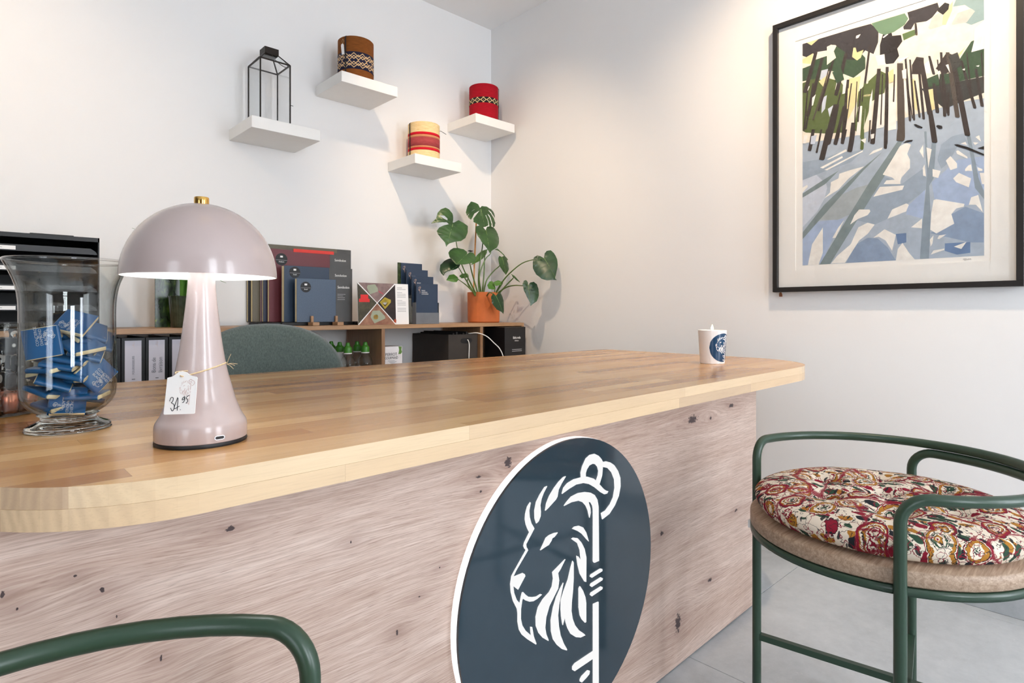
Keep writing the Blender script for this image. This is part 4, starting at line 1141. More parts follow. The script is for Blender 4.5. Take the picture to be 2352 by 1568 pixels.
def stave_layer(za, zb, rows, wid, y0):
    for rI in range(rows):
        ya, yb = y0 + rI * wid, y0 + (rI + 1) * wid
        x = -0.02 - rg.uniform(0, 0.5)
        while x < 2.14:
            ln = rg.uniform(0.28, 0.82)
            x2 = x + ln
            if x2 > -0.01:
                p = clip_convex([(x + 0.0001, ya + 0.0001), (x2 - 0.0001, ya + 0.0001), (x2 - 0.0001, yb - 0.0001), (x + 0.0001, yb - 0.0001)], OUT)
                if len(p) >= 3:
                    area_ = abs(sum(p[k - 1][0] * p[k][1] - p[k][0] * p[k - 1][1] for k in range(len(p)))) / 2
                    if area_ > 1e-5:
                        b_ = newbm()
                        add_prism(b_, p, idf, za, zb)
                        bmesh.ops.recalc_face_normals(b_, faces=b_.faces)
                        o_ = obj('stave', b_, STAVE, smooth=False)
                        o_.parent = top
                        o_.location = -ORIGIN[top.name]
            x = x2


stave_layer(0.7641, CT, 24, 0.0418, 0.655)
stave_layer(CB, 0.7639, 11, 0.0418, 0.655)
core_p = clip_convex([(-0.02, 1.115), (2.14, 1.115), (2.14, 1.66), (-0.02, 1.66)], OUT)
cb_ = newbm()
add_prism(cb_, core_p, idf, CB, 0.7639)
bmesh.ops.recalc_face_normals(cb_, faces=cb_.faces)
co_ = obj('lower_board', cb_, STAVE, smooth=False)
co_.parent = top
co_.location = -ORIGIN[top.name]

# ------------------------------------------------------------------ floating shelves
SH = [((0.888, 2.482), (1.183, YW), 1.7032, 'leftmost white floating shelf, under the glass lantern'), ((1.287, 2.488), (1.582, YW), 1.9977, 'white floating shelf under the brown patterned pot'),
      ((1.688, 2.495), (1.983, YW), 1.6970, 'lowest white floating shelf, under the straw and red striped pot'), ((2.083, 2.494), (2.375, YW), 1.9890, 'white floating shelf in the corner, under the red pot')]
for (a, b, z, lab) in SH:
    single('floating_shelf', box((a[0], a[1], z), (b[0], b[1], z + 0.049), 0.0012, 1), SHELF_WHITE, lab, 'shelf', 'white floating shelves')

# ------------------------------------------------------------------ back sideboard
FX0, FX1, FY0, FZ = -0.55, 2.3588, 2.40, 0.892
sb = thing('sideboard', 'long open oak sideboard along the back wall with binders and boxes inside', 'sideboard', (0.9, 2.57, 0))
obj('top_board', box((FX0, FY0, FZ - 0.018), (FX1, YW - 0.018, FZ), 0.0008, 1), OAKM, sb)
for x in (-0.341, 0.256, 0.853, 1.4418, 2.0370):
    obj('divider', box((x, FY0 + 0.002, 0.08), (x + 0.018, YW - 0.018, FZ - 0.0182), 0.0008, 1), OAKD, sb)
for x in (FX0, FX1 - 0.018):
    obj('end_panel', box((x, FY0, 0.0), (x + 0.018, YW - 0.018, FZ - 0.0182), 0.0008, 1), OAKD, sb)
for z in (0.524, 0.08):
    xs = [FX0 + 0.018, -0.341, 0.256, 0.853, 1.4418, 2.0370, FX1 - 0.018]
    for xa, xb in zip(xs[:-1], xs[1:]):
        xa2 = xa if xa == xs[0] else xa + 0.018
        obj('shelf_board', box((xa2 + 0.0002, FY0 + 0.004, z), (xb - 0.0002, YW - 0.018, z + 0.018), 0.0008, 1), OAKM, sb)
obj('plinth', box((FX0 + 0.019, FY0 + 0.03, 0.0), (FX1 - 0.019, FY0 + 0.05, 0.0795)), OAKM, sb)
SHZ = 0.5422                   # the shelf the binders stand on

# ------------------------------------------------------------------ bar stools
def make_stool():
    R, TR, Z1, Z2 = 0.2555, 0.0097, 0.652, 0.632
    AA, BB, CC, DD = 90.0, -160.0, 2.0, -72.0
    s = thing('bar_stool', 'green steel bar stool with round wooden seat under the flowered cushion', 'stool', (0, 0, 0), 'green round bar stools')

    def pol(a, r, z):
        return (r * math.cos(math.radians(a)), r * math.sin(math.radians(a)), z)

    def hoop(a0, a1, zr, b=0.042):
        pts = [pol(a0, R, 0.008), pol(a0, R, 0.2), pol(a0, R, 0.45), pol(a0, R, zr - b)]
        da = math.degrees(b / R)
        for k in range(1, 9):
            t = k / 8 * PI / 2
            pts.append(pol(a0 - da * (1 - math.cos(t)), R, zr - b + b * math.sin(t)))
        n = 36
        for k in range(1, n):
            pts.append(pol((a0 - da) + (a1 + da - a0 + da) * k / n, R, zr))
        for k in range(8, 0, -1):
            t = k / 8 * PI / 2
            pts.append(pol(a1 + da * (1 - math.cos(t)), R, zr - b + b * math.sin(t)))
        pts += [pol(a1, R, zr - b), pol(a1, R, 0.45), pol(a1, R, 0.2), pol(a1, R, 0.008)]
        return pts
    obj('arm_hoop', tube(hoop(AA, BB, Z1), TR, 14), GREEN_METAL, s)
    obj('back_hoop', tube(hoop(CC, DD, Z2), TR, 14), GREEN_METAL, s)
    obj('seat_ring', lathe([(0.232, 0.490), (0.246, 0.490), (0.246, 0.503), (0.232, 0.503)], seg=72, close=True), GREEN_METAL, s)
    obj('seat', lathe([(0.0, 0.505), (0.243, 0.505), (0.246, 0.508), (0.246, 0.529), (0.2425, 0.5325), (0.0, 0.5325)], seg=72), TEAK, s)
    for a, b in ((AA, DD), (BB, CC)):
        obj('stretcher', tube([pol(a, R, 0.205), pol(b, R, 0.205)], 0.0095, 4, square=True), GREEN_METAL, s, smooth=False)
    for a in (AA, BB, CC, DD):
        obj('foot', lathe([(0.0, 0.0), (0.011, 0.0), (0.011, 0.010), (0.0, 0.010)], pol(a, R, 0.0), 16), BLACK, s)
    for a in (AA, BB, CC, DD):
        obj('bolt', lathe([(0.0, 0.0), (0.0035, 0.0), (0.0035, 0.003), (0.0, 0.003)], pol(a, 0.238, 0.487), 10), GREEN_METAL, s)
    obj('bumper', box((-0.066, 0.2385, 0.472), (-0.052, 0.2465, 0.4895), 0.002), PAPER, s, 'small clear plastic bumper under the seat')
    return s


SC = (1.3531, 0.3545)
stool = make_stool()
stool2 = copy_tree(stool)
stool.location = (SC[0], SC[1], 0)
tag(stool2, 'green steel bar stool at lower left, only its bent tube rail in view', 'stool', 'green round bar stools')
stool2.location = (0.0205, 0.409, 0)
stool2.rotation_euler = (0, 0, math.radians(-171))


def make_cushion(cx, cy, z0):
    th = thing('seat_cushion', 'round tufted cushion with red, ochre and green floral print on the stool', 'cushion', (cx, cy, z0))
    bm = newbm()
    Rc, seg, rn = 0.239, 132, 38
    tufts = [(0.0, 0.0)] + [(0.125 * math.cos(math.radians(a)), 0.125 * math.sin(math.radians(a))) for a in (20, 80, 140, 200, 260, 320)]

    def top(x, y):
        r = math.hypot(x, y) / Rc
        h = 0.034 + 0.036 * math.sqrt(max(0.0, 1 - r ** 3.2))
        a = math.atan2(y, x)
        h -= 0.004 * max(0, math.sin(3 * a + 0.6)) * r * r * (1 - r) * 3
        for tx, ty in tufts:
            d2 = (x - tx) ** 2 + (y - ty) ** 2
            h -= 0.026 * math.exp(-d2 / 0.00055) + 0.008 * math.exp(-d2 / 0.0035)
        # soft creases between neighbouring tufts
        for i in range(1, 7):
            for (p, q) in ((tufts[0], tufts[i]), (tufts[i], tufts[1 + i % 6])):
                vx, vy = q[0] - p[0], q[1] - p[1]
                t = max(0, min(1, ((x - p[0]) * vx + (y - p[1]) * vy) / (vx * vx + vy * vy)))
                d2 = (x - p[0] - vx * t) ** 2 + (y - p[1] - vy * t) ** 2
                h -= 0.0038 * math.exp(-d2 / 0.00014)
        return h
    rings = []
    for i in range(1, rn + 1):
        rr = Rc * math.sin(i / rn * PI / 2)
        ring = []
        for k in range(seg):
            a = 2 * PI * k / seg
            w = 1 + 0.003 * math.sin(7 * a) * (i / rn) ** 2
            x, y = rr * w * math.cos(a), rr * w * math.sin(a)
            ring.append(bm.verts.new((x, y, top(x, y))))
        rings.append(ring)
    for rr, zz in ((Rc - 0.002, 0.024), (Rc - 0.011, 0.010), (Rc - 0.036, 0.0005)):
        rings.append([bm.verts.new((rr * math.cos(2 * PI * k / seg), rr * math.sin(2 * PI * k / seg), zz)) for k in range(seg)])
    c = bm.verts.new((0, 0, top(0, 0)))
    b = bm.verts.new((0, 0, 0.0005))
    for k in range(seg):
        bm.faces.new((c, rings[0][k], rings[0][(k + 1) % seg]))
        bm.faces.new((b, rings[-1][(k + 1) % seg], rings[-1][k]))
    for a, q in zip(rings[:-1], rings[1:]):
        for k in range(seg):
            bm.faces.new((a[k], q[k], q[(k + 1) % seg], a[(k + 1) % seg]))
    me = finish('cover', bm, CUSHION, sharp=1.2)
    o = bpy.data.objects.new('cover', me)
    COL.objects.link(o)
    o.parent = th
    for tx, ty in tufts:
        o2 = bpy.data.objects.new('button', finish('button', lathe([(0.0, 0.003), (0.004, 0.0030), (0.0055, 0.0), (0.0, -0.002)], (tx, ty, top(tx, ty) + 0.0005), 12), CUSHION))
        COL.objects.link(o2)
        o2.parent = th
    # white care tag standing out of the seam
    bm = newbm()
    a = math.radians(-107)
    pts = [(Rc * 0.97 * math.cos(a), Rc * 0.97 * math.sin(a), 0.040), (Rc * 1.05 * math.cos(a), Rc * 1.05 * math.sin(a), 0.050), (Rc * 1.12 * math.cos(a), Rc * 1.12 * math.sin(a), 0.043), (Rc * 1.17 * math.cos(a), Rc * 1.17 * math.sin(a), 0.030)]
    tx_, ty_ = -math.sin(a), math.cos(a)
    vr = [[bm.verts.new((p[0] + tx_ * s_, p[1] + ty_ * s_, p[2] + dz)) for s_, dz in ((-0.009, 0), (0.009, 0), (0.009, 0.0008), (-0.009, 0.0008))] for p in catmull(pts, 5)]
    for p, q in zip(vr[:-1], vr[1:]):
        for k in range(4):
            bm.faces.new((p[k], p[(k + 1) % 4], q[(k + 1) % 4], q[k]))
    o3 = bpy.data.objects.new('care_tag', finish('care_tag', bm, PAPER))
    COL.objects.link(o3)
    o3.parent = th
    o3['label'] = 'white fabric care tag'
    return th


make_cushion(SC[0] + 0.001, SC[1] - 0.002, 0.5327)

# ------------------------------------------------------------------ mushroom lamp
LX, LY = 0.2341, 0.8289
lamp = thing('table_lamp', 'mauve pink mushroom table lamp with domed shade and brass knob, lit', 'lamp', (LX, LY, CT))
LC = (LX, LY, CT)
obj('base_pad', lathe([(0.0, 0.0), (0.0532, 0.0), (0.0538, 0.002), (0.0532, 0.0045), (0.0, 0.0045)], LC, 64), BLACK, lamp)
stem = obj('stem', lathe([(0.0, 0.0046), (0.0524, 0.0046), (0.0534, 0.0056), (0.0536, 0.012)] + smooth_prof([(0.0536, 0.019), (0.0522, 0.026), (0.0465, 0.036), (0.0400, 0.053), (0.0350, 0.072), (0.0305, 0.089), (0.0257, 0.115), (0.0218, 0.144), (0.0180, 0.178), (0.0158, 0.205), (0.0150, 0.2165), (0.0150, 0.2500)], 5), LC, 64), LAMP_PINK, lamp)
dome = [(0.0902 * math.cos(a * PI / 180), 0.2105 + 0.0935 * math.sin(a * PI / 180)) for a in range(0, 91, 5)]
dome_in = [(0.0890 * math.cos(a * PI / 180), 0.2105 + 0.0921 * math.sin(a * PI / 180)) for a in range(90, -1, -5)]
obj('shade', lathe([(max(r, 0), z) for r, z in dome], LC, 72), LAMP_PINK, lamp)
obj('shade_lining', lathe([(0.0902, 0.2105)] + [(max(r, 0), z) for r, z in dome_in][::-1], LC, 72), LAMP_WHITE, lamp, 'white inside of the shade')
obj('light_ring', lathe([(0.020, 0.262), (0.046, 0.262), (0.046, 0.265), (0.020, 0.265)], LC, 48, close=True), LED, lamp)
obj('knob', lathe([(0.0, 0.3035), (0.0086, 0.3035), (0.0088, 0.305), (0.0088, 0.3115), (0.0082, 0.3125), (0.0, 0.3128)], LC, 32), BRASS, lamp, 'small brass knob')
# charging port on the base, facing right of the camera
pa = math.atan2(-0.98, 0.10)
pn = Vector((math.cos(pa), math.sin(pa), 0))
pt = Vector((-pn.y, pn.x, 0))
pf = frame_fn(Vector(LC) + pn * 0.0532 + Vector((0, 0, 0.0115)), pt, (0, 0, 1), pn)


def stadium(w, h, n=8):
    r = h / 2
    return [(w / 2 - r + r * math.cos(-PI / 2 + PI * k / n), r * math.sin(-PI / 2 + PI * k / n)) for k in range(n + 1)] + [(-w / 2 + r + r * math.cos(PI / 2 + PI * k / n), r * math.sin(PI / 2 + PI * k / n)) for k in range(n + 1)]


port = obj('charging_port', prism(stadium(0.0125, 0.0052), pf, -0.002, 0.0005), mat('steel', (170, 170, 175), 0.25, 1.0), lamp, 'steel charging port')
obj('port_opening', prism(stadium(0.0104, 0.0034), pf, 0.0, 0.0007), BLACK, port)
# price tag tied on with twine
TO, TX, TY, TN = TAG_FRAME
tagt = thing('price_tag', 'white card price tag reading 34.95, tied to the mushroom lamp', 'tag', TO)
tfn = frame_fn(TO, TX, TY, TN)
obj('card', prism(TAG_OUT, tfn, -0.0003, 0.0003), PAPER, tagt, smooth=False)
for st in TAG_INK:
    pts = catmull([tfn(u, v, 0.0004) for u, v in st], 5)
    obj('handwriting', tube(pts, 0.00042, 6), INK, tagt)
lbm = newbm()
lc_ = TAG_HOLE[1]
for poly in LOGO:
    if max(abs(p[1]) for p in poly) < 1.3:
        add_prism(lbm, [(lc_[0] + 0.005 + u * 0.0165, lc_[1] - 0.008 + v * 0.0165) for u, v in poly], tfn, 0.0002, 0.00042)
obj('printed_emblem', lbm, PINKINK, tagt, 'faint copper lion emblem', smooth=False)
hole3 = tfn(TAG_HOLE[0][0], TAG_HOLE[0][1], 0.001)
dirc = Vector((0.727, -0.687, 0))
pts = []
for k in range(33):
    a = 2 * PI * k / 32
    n_ = Vector((math.cos(a), math.sin(a), 0))
    rr = 0.0315 + 0.0012
    z = 0.8755 + 0.0085 * n_.dot(dirc) - 0.003 * n_.dot(Vector((-0.687, -0.727, 0)))
    pts.append(Vector((LX, LY, z)) + n_ * (0.0312 + (0.8755 - z) * 0.45 + 0.0012))
tw = tube(pts[:-1], 0.0009, 6, closed=True)
f0 = Vector((LX, LY, 0.878)) + Vector((-0.687, -0.727, 0)) * 0.0325
add_tube(tw, catmull([hole3 - Vector(TN) * 0.002, hole3 + Vector(TN) * 0.0015, f0 + Vector((-0.011, 0.0105, -0.002)), f0], 5), 0.0008, 6)
e0 = Vector((LX, LY, 0.8835)) + dirc * 0.0325
for dv in ((0.010, -0.009, 0.0), (0.006, -0.006, -0.006), (0.003, -0.006, 0.013), (0.008, -0.005, -0.002)):
    add_tube(tw, catmull([e0, e0 + Vector(dv) * 0.5 + Vector((0, 0, 0.001)), e0 + Vector(dv)], 4), 0.0003, 4)
obj('twine', tw, TWINE, tagt, 'natural jute twine')

# ------------------------------------------------------------------ glass vase of chocolates
VX, VY = 0.1211, 1.0413
VC = (VX, VY, CT)
vase = thing('glass_vase', 'tall clear glass hurricane vase with flared rim and foot, full of blue chocolates', 'vase', VC)
outp = smooth_prof([(0.034, 0.0235), (0.044, 0.030), (0.0535, 0.042), (0.0568, 0.060), (0.0568, 0.10), (0.0560, 0.15), (0.0565, 0.180), (0.0600, 0.203), (0.0670, 0.222), (0.0735, 0.2355)], 5)
inp = [(max(r - 0.0030, 0.001), z + (0.0030 if z < 0.05 else 0)) for r, z in outp][::-1]
obj('rim', lathe([(0.0722 + 0.0018 * math.cos(a_), 0.2372 + 0.0018 * math.sin(a_)) for a_ in [2 * PI * k / 10 for k in range(10)]], VC, 72, close=True), thin_glass('bright rim glass', (255, 255, 255), (120, 128, 128), 2.0), vase)
obj('bowl', lathe(outp + [(0.0733, 0.2372), (0.0718, 0.2372)] + inp + [(0.0, 0.0262)], VC, 72), GLASS, vase)


def solid_glass():
    t = NT('solid clear glass')
    g = t.add('ShaderNodeBsdfGlass')
    g.inputs['IOR'].default_value = 1.45
    f = t.noise(t.coord('Object'), 8, 2)
    t.link(t.mix(f, (0.97, 0.99, 0.98, 1), (1, 1, 1, 1)), g.inputs[0])
    t.link(g.outputs[0], t.out.inputs[0])
    return t.m


SOLID_GLASS = solid_glass()
obj('foot', lathe(smooth_prof([(0.0, 0.0005), (0.046, 0.0005), (0.0500, 0.003), (0.0485, 0.0075), (0.0390, 0.0120), (0.0325, 0.0160), (0.0330, 0.0200), (0.0345, 0.0232), (0.0, 0.0248)], 4), VC, 64), SOLID_GLASS, vase)

# chocolates: cream core in a blue sleeve with one rounded spine
CW = 0.0420


def choc_meshes():
    core = box((-CW / 2 + 0.001, -CW / 2, -0.0029), (CW / 2 - 0.0015, CW / 2, 0.0029), 0.0011, 2)
    sl = newbm()
    prof = [(CW / 2 - 0.001, 0.0034), (-CW / 2 + 0.002, 0.0034)] + [(-CW / 2 + 0.002 + 0.0034 * math.cos(a), 0.0034 * math.sin(a)) for a in [PI / 2 + PI * k / 8 for k in range(1, 8)]] + [(-CW / 2 + 0.002, -0.0034), (CW / 2 - 0.001, -0.0034)]
    inn = [(CW / 2 - 0.001, -0.0030), (-CW / 2 + 0.002, -0.0030)] + [(-CW / 2 + 0.002 + 0.0030 * math.cos(a), 0.0030 * math.sin(a)) for a in [-PI / 2 - PI * k / 8 for k in range(1, 8)]] + [(-CW / 2 + 0.002, 0.0030), (CW / 2 - 0.001, 0.0030)]
    add_prism(sl, prof + inn, lambda u, v, h: Vector((u, h, v)), -CW / 2 + 0.001, CW / 2 - 0.001)
    bmesh.ops.recalc_face_normals(sl, faces=sl.faces)
    pr = newbm()
    for poly in LOGO:
        if len(poly) > 6:
            add_prism(pr, [(-0.010 + u * 0.011, 0.0075 + v * 0.011) for u, v in poly], lambda u, v, h: Vector((-v, u, h)), 0.0034, 0.00355)
    bmesh.ops.recalc_face_normals(pr, faces=pr.faces)
    return finish('paper_core', core, CREAM_PAPER), finish('sleeve', sl, CHOC_BLUE), finish('printed_emblem', pr, GREYPAPER, smooth=False)


core_me, sleeve_me, print_me = choc_meshes()


def chocolate(loc, mtx, label, printed=False):
    t = thing('chocolate', label, 'chocolate', loc, 'blue chocolates in the glass vase')
    t.rotation_euler = mtx.to_euler()
    for nm, me in (('paper_core', core_me), ('sleeve', sleeve_me)) + ((('printed_emblem', print_me),) if printed else ()):
        o = bpy.data.objects.new(nm, me)
        COL.objects.link(o)
        o.parent = t
    if printed:
        for i, w in enumerate(('BLACK', 'DIAMOND', 'CONCIERGE')):
            o = bpy.data.objects.new('lettering', text_mesh(w, 0.0048, GREYPAPER, 'LEFT', 0.0001))
            COL.objects.link(o)
            o.parent = t
            o.location = (-0.0055 + i * 0.0048, 0.004, 0.0035)
            o.rotation_euler = (0, 0, -PI / 2)
    return t


def basis(x, n):
    """matrix whose X axis is about x and whose Z axis is n"""
    n = Vector(n).normalized()
    x = Vector(x)
    x = (x - n * x.dot(n)).normalized()
    y = n.cross(x)
    return Matrix((x, y, n)).transposed()


VD = Vector((-0.1157, -0.9933, 0.0))        # from the vase towards the camera
VR = Vector((0.9933, -0.1157, 0.0))         # to the right as seen from there
UP = Vector((0, 0, 1))
c3 = lambda a, b, c: tuple(Vector((VX, VY, 0)) + VR * a + VD * b + UP * c)
chocolate(c3(-0.0290, 0.0230, 0.9085), basis(-VR + UP * -0.15, VD + UP * 0.12 - VR * 0.25), 'blue chocolate leaning upright at the front left of the vase, lion emblem facing out', True)
chocolate(c3(0.0080, 0.006, 0.9345), basis(VR * 0.8 + VD * 0.6, UP * 0.72 + VD * 0.65 - VR * 0.1), 'blue chocolate lying tilted on top of the pile in the vase, pale emblem upward', True)
chocolate(c3(0.0315, 0.0180, 0.8640), basis(VR * 0.75 + UP * 0.65, VD * 0.85 + VR * 0.45 + UP * 0.1), 'blue chocolate standing on its corner at the right of the vase', True)
chocolate(c3(0.0, 0.0240, 0.8275), basis(VR * 0.9 - UP * 0.1, VD * 0.80 + UP * 0.55), 'lowest blue chocolate at the front of the vase, face tilted to the glass', True)
PILE = [(-0.013, 0.012, 0.823, -25, 8, 4), (0.020, -0.014, 0.824, 40, -6, 8), (-0.004, -0.016, 0.831, 75, 10, -5), (0.022, 0.018, 0.8330, 10, 4, -6), (-0.022, 0.006, 0.8385, -12, -10, 10), (0.012, -0.020, 0.8420, 60, 10, -16),
        (-0.012, -0.016, 0.8470, 110, 12, 8), (-0.016, 0.016, 0.8545, 28, 12, 16), (0.010, 0.000, 0.8520, -20, -4, -12), (-0.020, -0.014, 0.8600, 85, -12, 12), (0.004, 0.016, 0.8660, 15, 14, 10), (0.018, -0.018, 0.8680, 50, -16, 8),
        (-0.018, 0.012, 0.8740, -15, 10, -6), (-0.006, 0.014, 0.8800, 8, 14, 6), (0.004, 0.012, 0.8865, 14, 12, 8), (-0.014, -0.018, 0.8830, 70, -10, 12), (0.020, 0.006, 0.8930, 24, 18, 14), (0.006, -0.016, 0.8980, 35, -14, -10), (0.016, 0.016, 0.9030, -30, 10, 16), (0.018, -0.008, 0.9130, 64, 22, 6),
        (-0.014, -0.020, 0.9060, 95, -18, 10), (0.026, -0.014, 0.9240, 30, 30, 18), (0.034, -0.012, 0.9120, 26, 34, 20)]
for a, b, z, yaw, p, q in PILE:
    mt = (Matrix.Rotation(math.radians(yaw - 40), 3, 'Z') @ Matrix.Rotation(math.radians(p), 3, 'X') @ Matrix.Rotation(math.radians(q + 6), 3, 'Y') @ Matrix.Rotation(PI / 2, 3, 'Z'))
    chocolate(c3(a, b, z), mt, 'small blue sleeved chocolate lying flat in the pile inside the glass vase')

# ------------------------------------------------------------------ sweet jar behind the vase
JX, JY = 0.0400, 1.2900
jar = thing('sweet_jar', 'low clear glass jar of dark and copper wrapped sweets at the left edge', 'jar', (JX, JY, CT))
JC = (JX, JY, CT)
obj('body', lathe(smooth_prof([(0.0, 0.0005), (0.070, 0.0005), (0.0755, 0.006), (0.0760, 0.02), (0.0760, 0.120), (0.0735, 0.135), (0.0735, 0.140)], 4) + [(0.0712, 0.140), (0.0712, 0.134), (0.0735, 0.118), (0.0735, 0.010), (0.068, 0.004), (0.0, 0.004)], JC, 56), GLASS, jar)
obj('rim', lathe([(0.0715, 0.140), (0.0765, 0.140), (0.0775, 0.143), (0.0765, 0.147), (0.0715, 0.147)], JC, 56, close=True), thin_glass('rim glass', (225, 225, 222), (170, 170, 170)), jar)


def dot_mat():
    t = NT('black wrapper with white dots')
    v = t.add('ShaderNodeTexVoronoi')
    v.inputs['Scale'].default_value = 62
    v.inputs['Randomness'].default_value = 0.5
    t.link(t.coord('Object', (1, 1, 0.8)), v.inputs['Vector'])
    c = t.ramp(v.outputs['Distance'], [(0.0, (226, 224, 222)), (0.33, (226, 224, 222)), (0.37, (26, 28, 36))])
    t.link(c, t.p.inputs['Base Color'])
    t.p.inputs['Roughness'].default_value = 0.35
    return t.m


DOTS = dot_mat()
COPPER = mat('copper foil', (214, 134, 104), 0.28, 0.85, var=0.1, scale=80)
JARS = []
for n_, r_, z_, ph_ in ((7, 0.052, 0.0525, -0.75), (3, 0.018, 0.0525, 0.4), (6, 0.050, 0.0815, -0.45), (2, 0.014, 0.0815, 1.2), (5, 0.046, 0.1095, -0.85)):
    for k in range(n_):
        a_ = ph_ + 2 * PI * k / n_
        JARS.append((r_ * math.cos(a_), r_ * math.sin(a_), z_, math.degrees(a_) + 35 + 40 * ((k * 5) % 3)))
for i, (a, b, z, yaw) in enumerate(JARS):
    m3 = Matrix.Translation((JX + a, JY + b, CT + z)) @ Matrix.Rotation(math.radians(yaw), 4, 'Z') @ Matrix.Rotation(math.radians(9 * ((i % 3) - 1)), 4, 'X')
    sw = thing('wrapped_sweet', 'black sweet with white dotted wrapper inside the low glass jar', 'sweet', (JX + a, JY + b, CT + z), 'dark wrapped sweets in the jar')
    obj('wrapper', box((-0.014, -0.010, -0.014), (0.014, 0.010, 0.014), 0.005, 3, m3), DOTS, sw)
    obj('twisted_end', tube([m3 @ Vector((0, 0, 0.013)), m3 @ Vector((0, 0, 0.019)), m3 @ Vector((0.002, 0.001, 0.026))], [0.003, 0.0025, 0.007], 8), DOTS, sw)
for a, b in [(0.0575 * math.cos(2 * PI * k / 12), 0.0575 * math.sin(2 * PI * k / 12)) for k in range(12)] + [(0.029 * math.cos(2 * PI * k / 6 + 0.3), 0.029 * math.sin(2 * PI * k / 6 + 0.3)) for k in range(6)] + [(0.0, 0.0)]:
    single('copper_sweet', lathe([(0.0, 0.0), (0.009, 0.0), (0.0115, 0.026), (0.008, 0.032), (0.0, 0.033)], (JX + a, JY + b, CT + 0.0045), 14), COPPER, 'small copper foil wrapped sweet at the bottom of the low glass jar', 'sweet', 'copper foil sweets in the jar')

# ------------------------------------------------------------------ candle
KX, KY = 1.7932, 0.9545
KC = (KX, KY, CT)
can = thing('candle', 'lit candle in a white ceramic cup with navy lion emblem', 'candle', KC)
obj('cup', lathe([(0.0, 0.0), (0.0370, 0.0), (0.0384, 0.0015), (0.0448, 0.1068), (0.0440, 0.1078), (0.0428, 0.1068), (0.0418, 0.092), (0.0, 0.092)], KC, 64), PORCELAIN, can)
obj('wax', lathe([(0.0, 0.1000), (0.0420, 0.0995), (0.0418, 0.0925), (0.0, 0.0925)], KC, 48), WAX, can)
obj('wick', tube([(KX, KY, CT + 0.099), (KX + 0.0005, KY, CT + 0.107)], 0.0007, 6), BLACK, can)
obj('flame', lathe(smooth_prof([(0.0, 0.104), (0.0030, 0.1085), (0.0042, 0.1135), (0.0030, 0.119), (0.0012, 0.1235), (0.0, 0.1265)], 4), KC, 20), FLAME, can)
kf = Vector((-0.8827, -0.47, 0))
kp = Vector((0.47, -0.8827, 0))
ka = math.radians(50)
n0 = kf * math.cos(ka) + kp * math.sin(ka)
p0 = -kf * math.sin(ka) + kp * math.cos(ka)
KRD, KZ = 0.0455, 0.0525


def cup_pt(u, v, h):
    z = KZ + v
    r = 0.0384 + (z - 0.0015) * (0.0448 - 0.0384) / 0.1053 + h
    ph = u / 0.0416
    q = n0 * math.cos(ph) + p0 * math.sin(ph)
    return Vector((KX, KY, CT + z)) + q * r


def wrap(bm_flat, h0):
    bmesh.ops.subdivide_edges(bm_flat, edges=bm_flat.edges, cuts=2, use_grid_fill=True)
    bmesh.ops.triangulate(bm_flat, faces=bm_flat.faces)
    for v in bm_flat.verts:
        v.co = cup_pt(v.co.x, v.co.y, h0 + v.co.z)
    return bm_flat


bm = newbm()
cols = 28
prev = None
for i in range(cols + 1):
    u = -KRD + 2 * KRD * i / cols
    hh = math.sqrt(max(KRD * KRD - u * u, 1e-10))
    cur = [bm.verts.new(cup_pt(u, hh * (2 * k / 10 - 1), 0.00025)) for k in range(11)]
    if prev:
        for k in range(10):
            bm.faces.new((prev[k], cur[k], cur[k + 1], prev[k + 1]))
    prev = cur
obj('printed_disc', bm, LOGO_BLUE, can, 'navy blue printed disc')
bm = newbm()
for poly in LOGO:
    add_prism(bm, [(u * KRD, v * KRD) for u, v in poly], lambda u, v, h: Vector((u, v, h)), 0.0, 0.0003)
obj('printed_emblem', wrap(bm, 0.0003), PORCELAIN, can, 'white lion emblem', smooth=False)

# ------------------------------------------------------------------ things on the floating shelves
S1Z = 1.7522
lan = thing('lantern', 'tall rectangular glass lantern with thin black metal edges on the leftmost shelf', 'lantern', (1.016, 2.629, S1Z))
lx0, lx1, ly0, ly1, lz = 0.952, 1.080, 2.560, 2.698, 2.030
fr = newbm()
er = 0.0036
cn = [(lx0, ly0), (lx1, ly0), (lx1, ly1), (lx0, ly1)]
for i in range(4):
    a, b = cn[i], cn[(i + 1) % 4]
    add_tube(fr, [(a[0], a[1], S1Z), (a[0], a[1], lz)], er, 4, square=True)
    for z in (S1Z + 0.004, lz):
        add_tube(fr, [(a[0], a[1], z), (b[0], b[1], z)], er, 4, square=True)
cxm, cym, ch = 1.016, 2.629, 0.030
capb, capt = 2.072, 2.100
cc = [(cxm - ch, cym - ch), (cxm + ch, cym - ch), (cxm + ch, cym + ch), (cxm - ch, cym + ch)]
for (a, c) in zip(cn, cc):
    add_tube(fr, [(a[0], a[1], lz), (c[0], c[1], capb)], er * 0.9, 4, square=True)
obj('metal_edges', fr, BLACK_METAL, lan, smooth=False)
for i in range(4):
    a, b = cn[i], cn[(i + 1) % 4]
    bm = newbm()
    dx, dy = b[0] - a[0], b[1] - a[1]
    nx, ny = (dy, -dx)
    ln = math.hypot(nx, ny)
    nx, ny = nx / ln * 0.0008, ny / ln * 0.0008
    add_prism(bm, [(0.02, S1Z + 0.006), (0.98, S1Z + 0.006), (0.98, lz - 0.002), (0.02, lz - 0.002)], lambda u, v, h: Vector((a[0] + dx * u + nx * h, a[1] + dy * u + ny * h, v)), -1, 1)
    obj('pane', bm, GLASS_FLAT, lan, smooth=False)
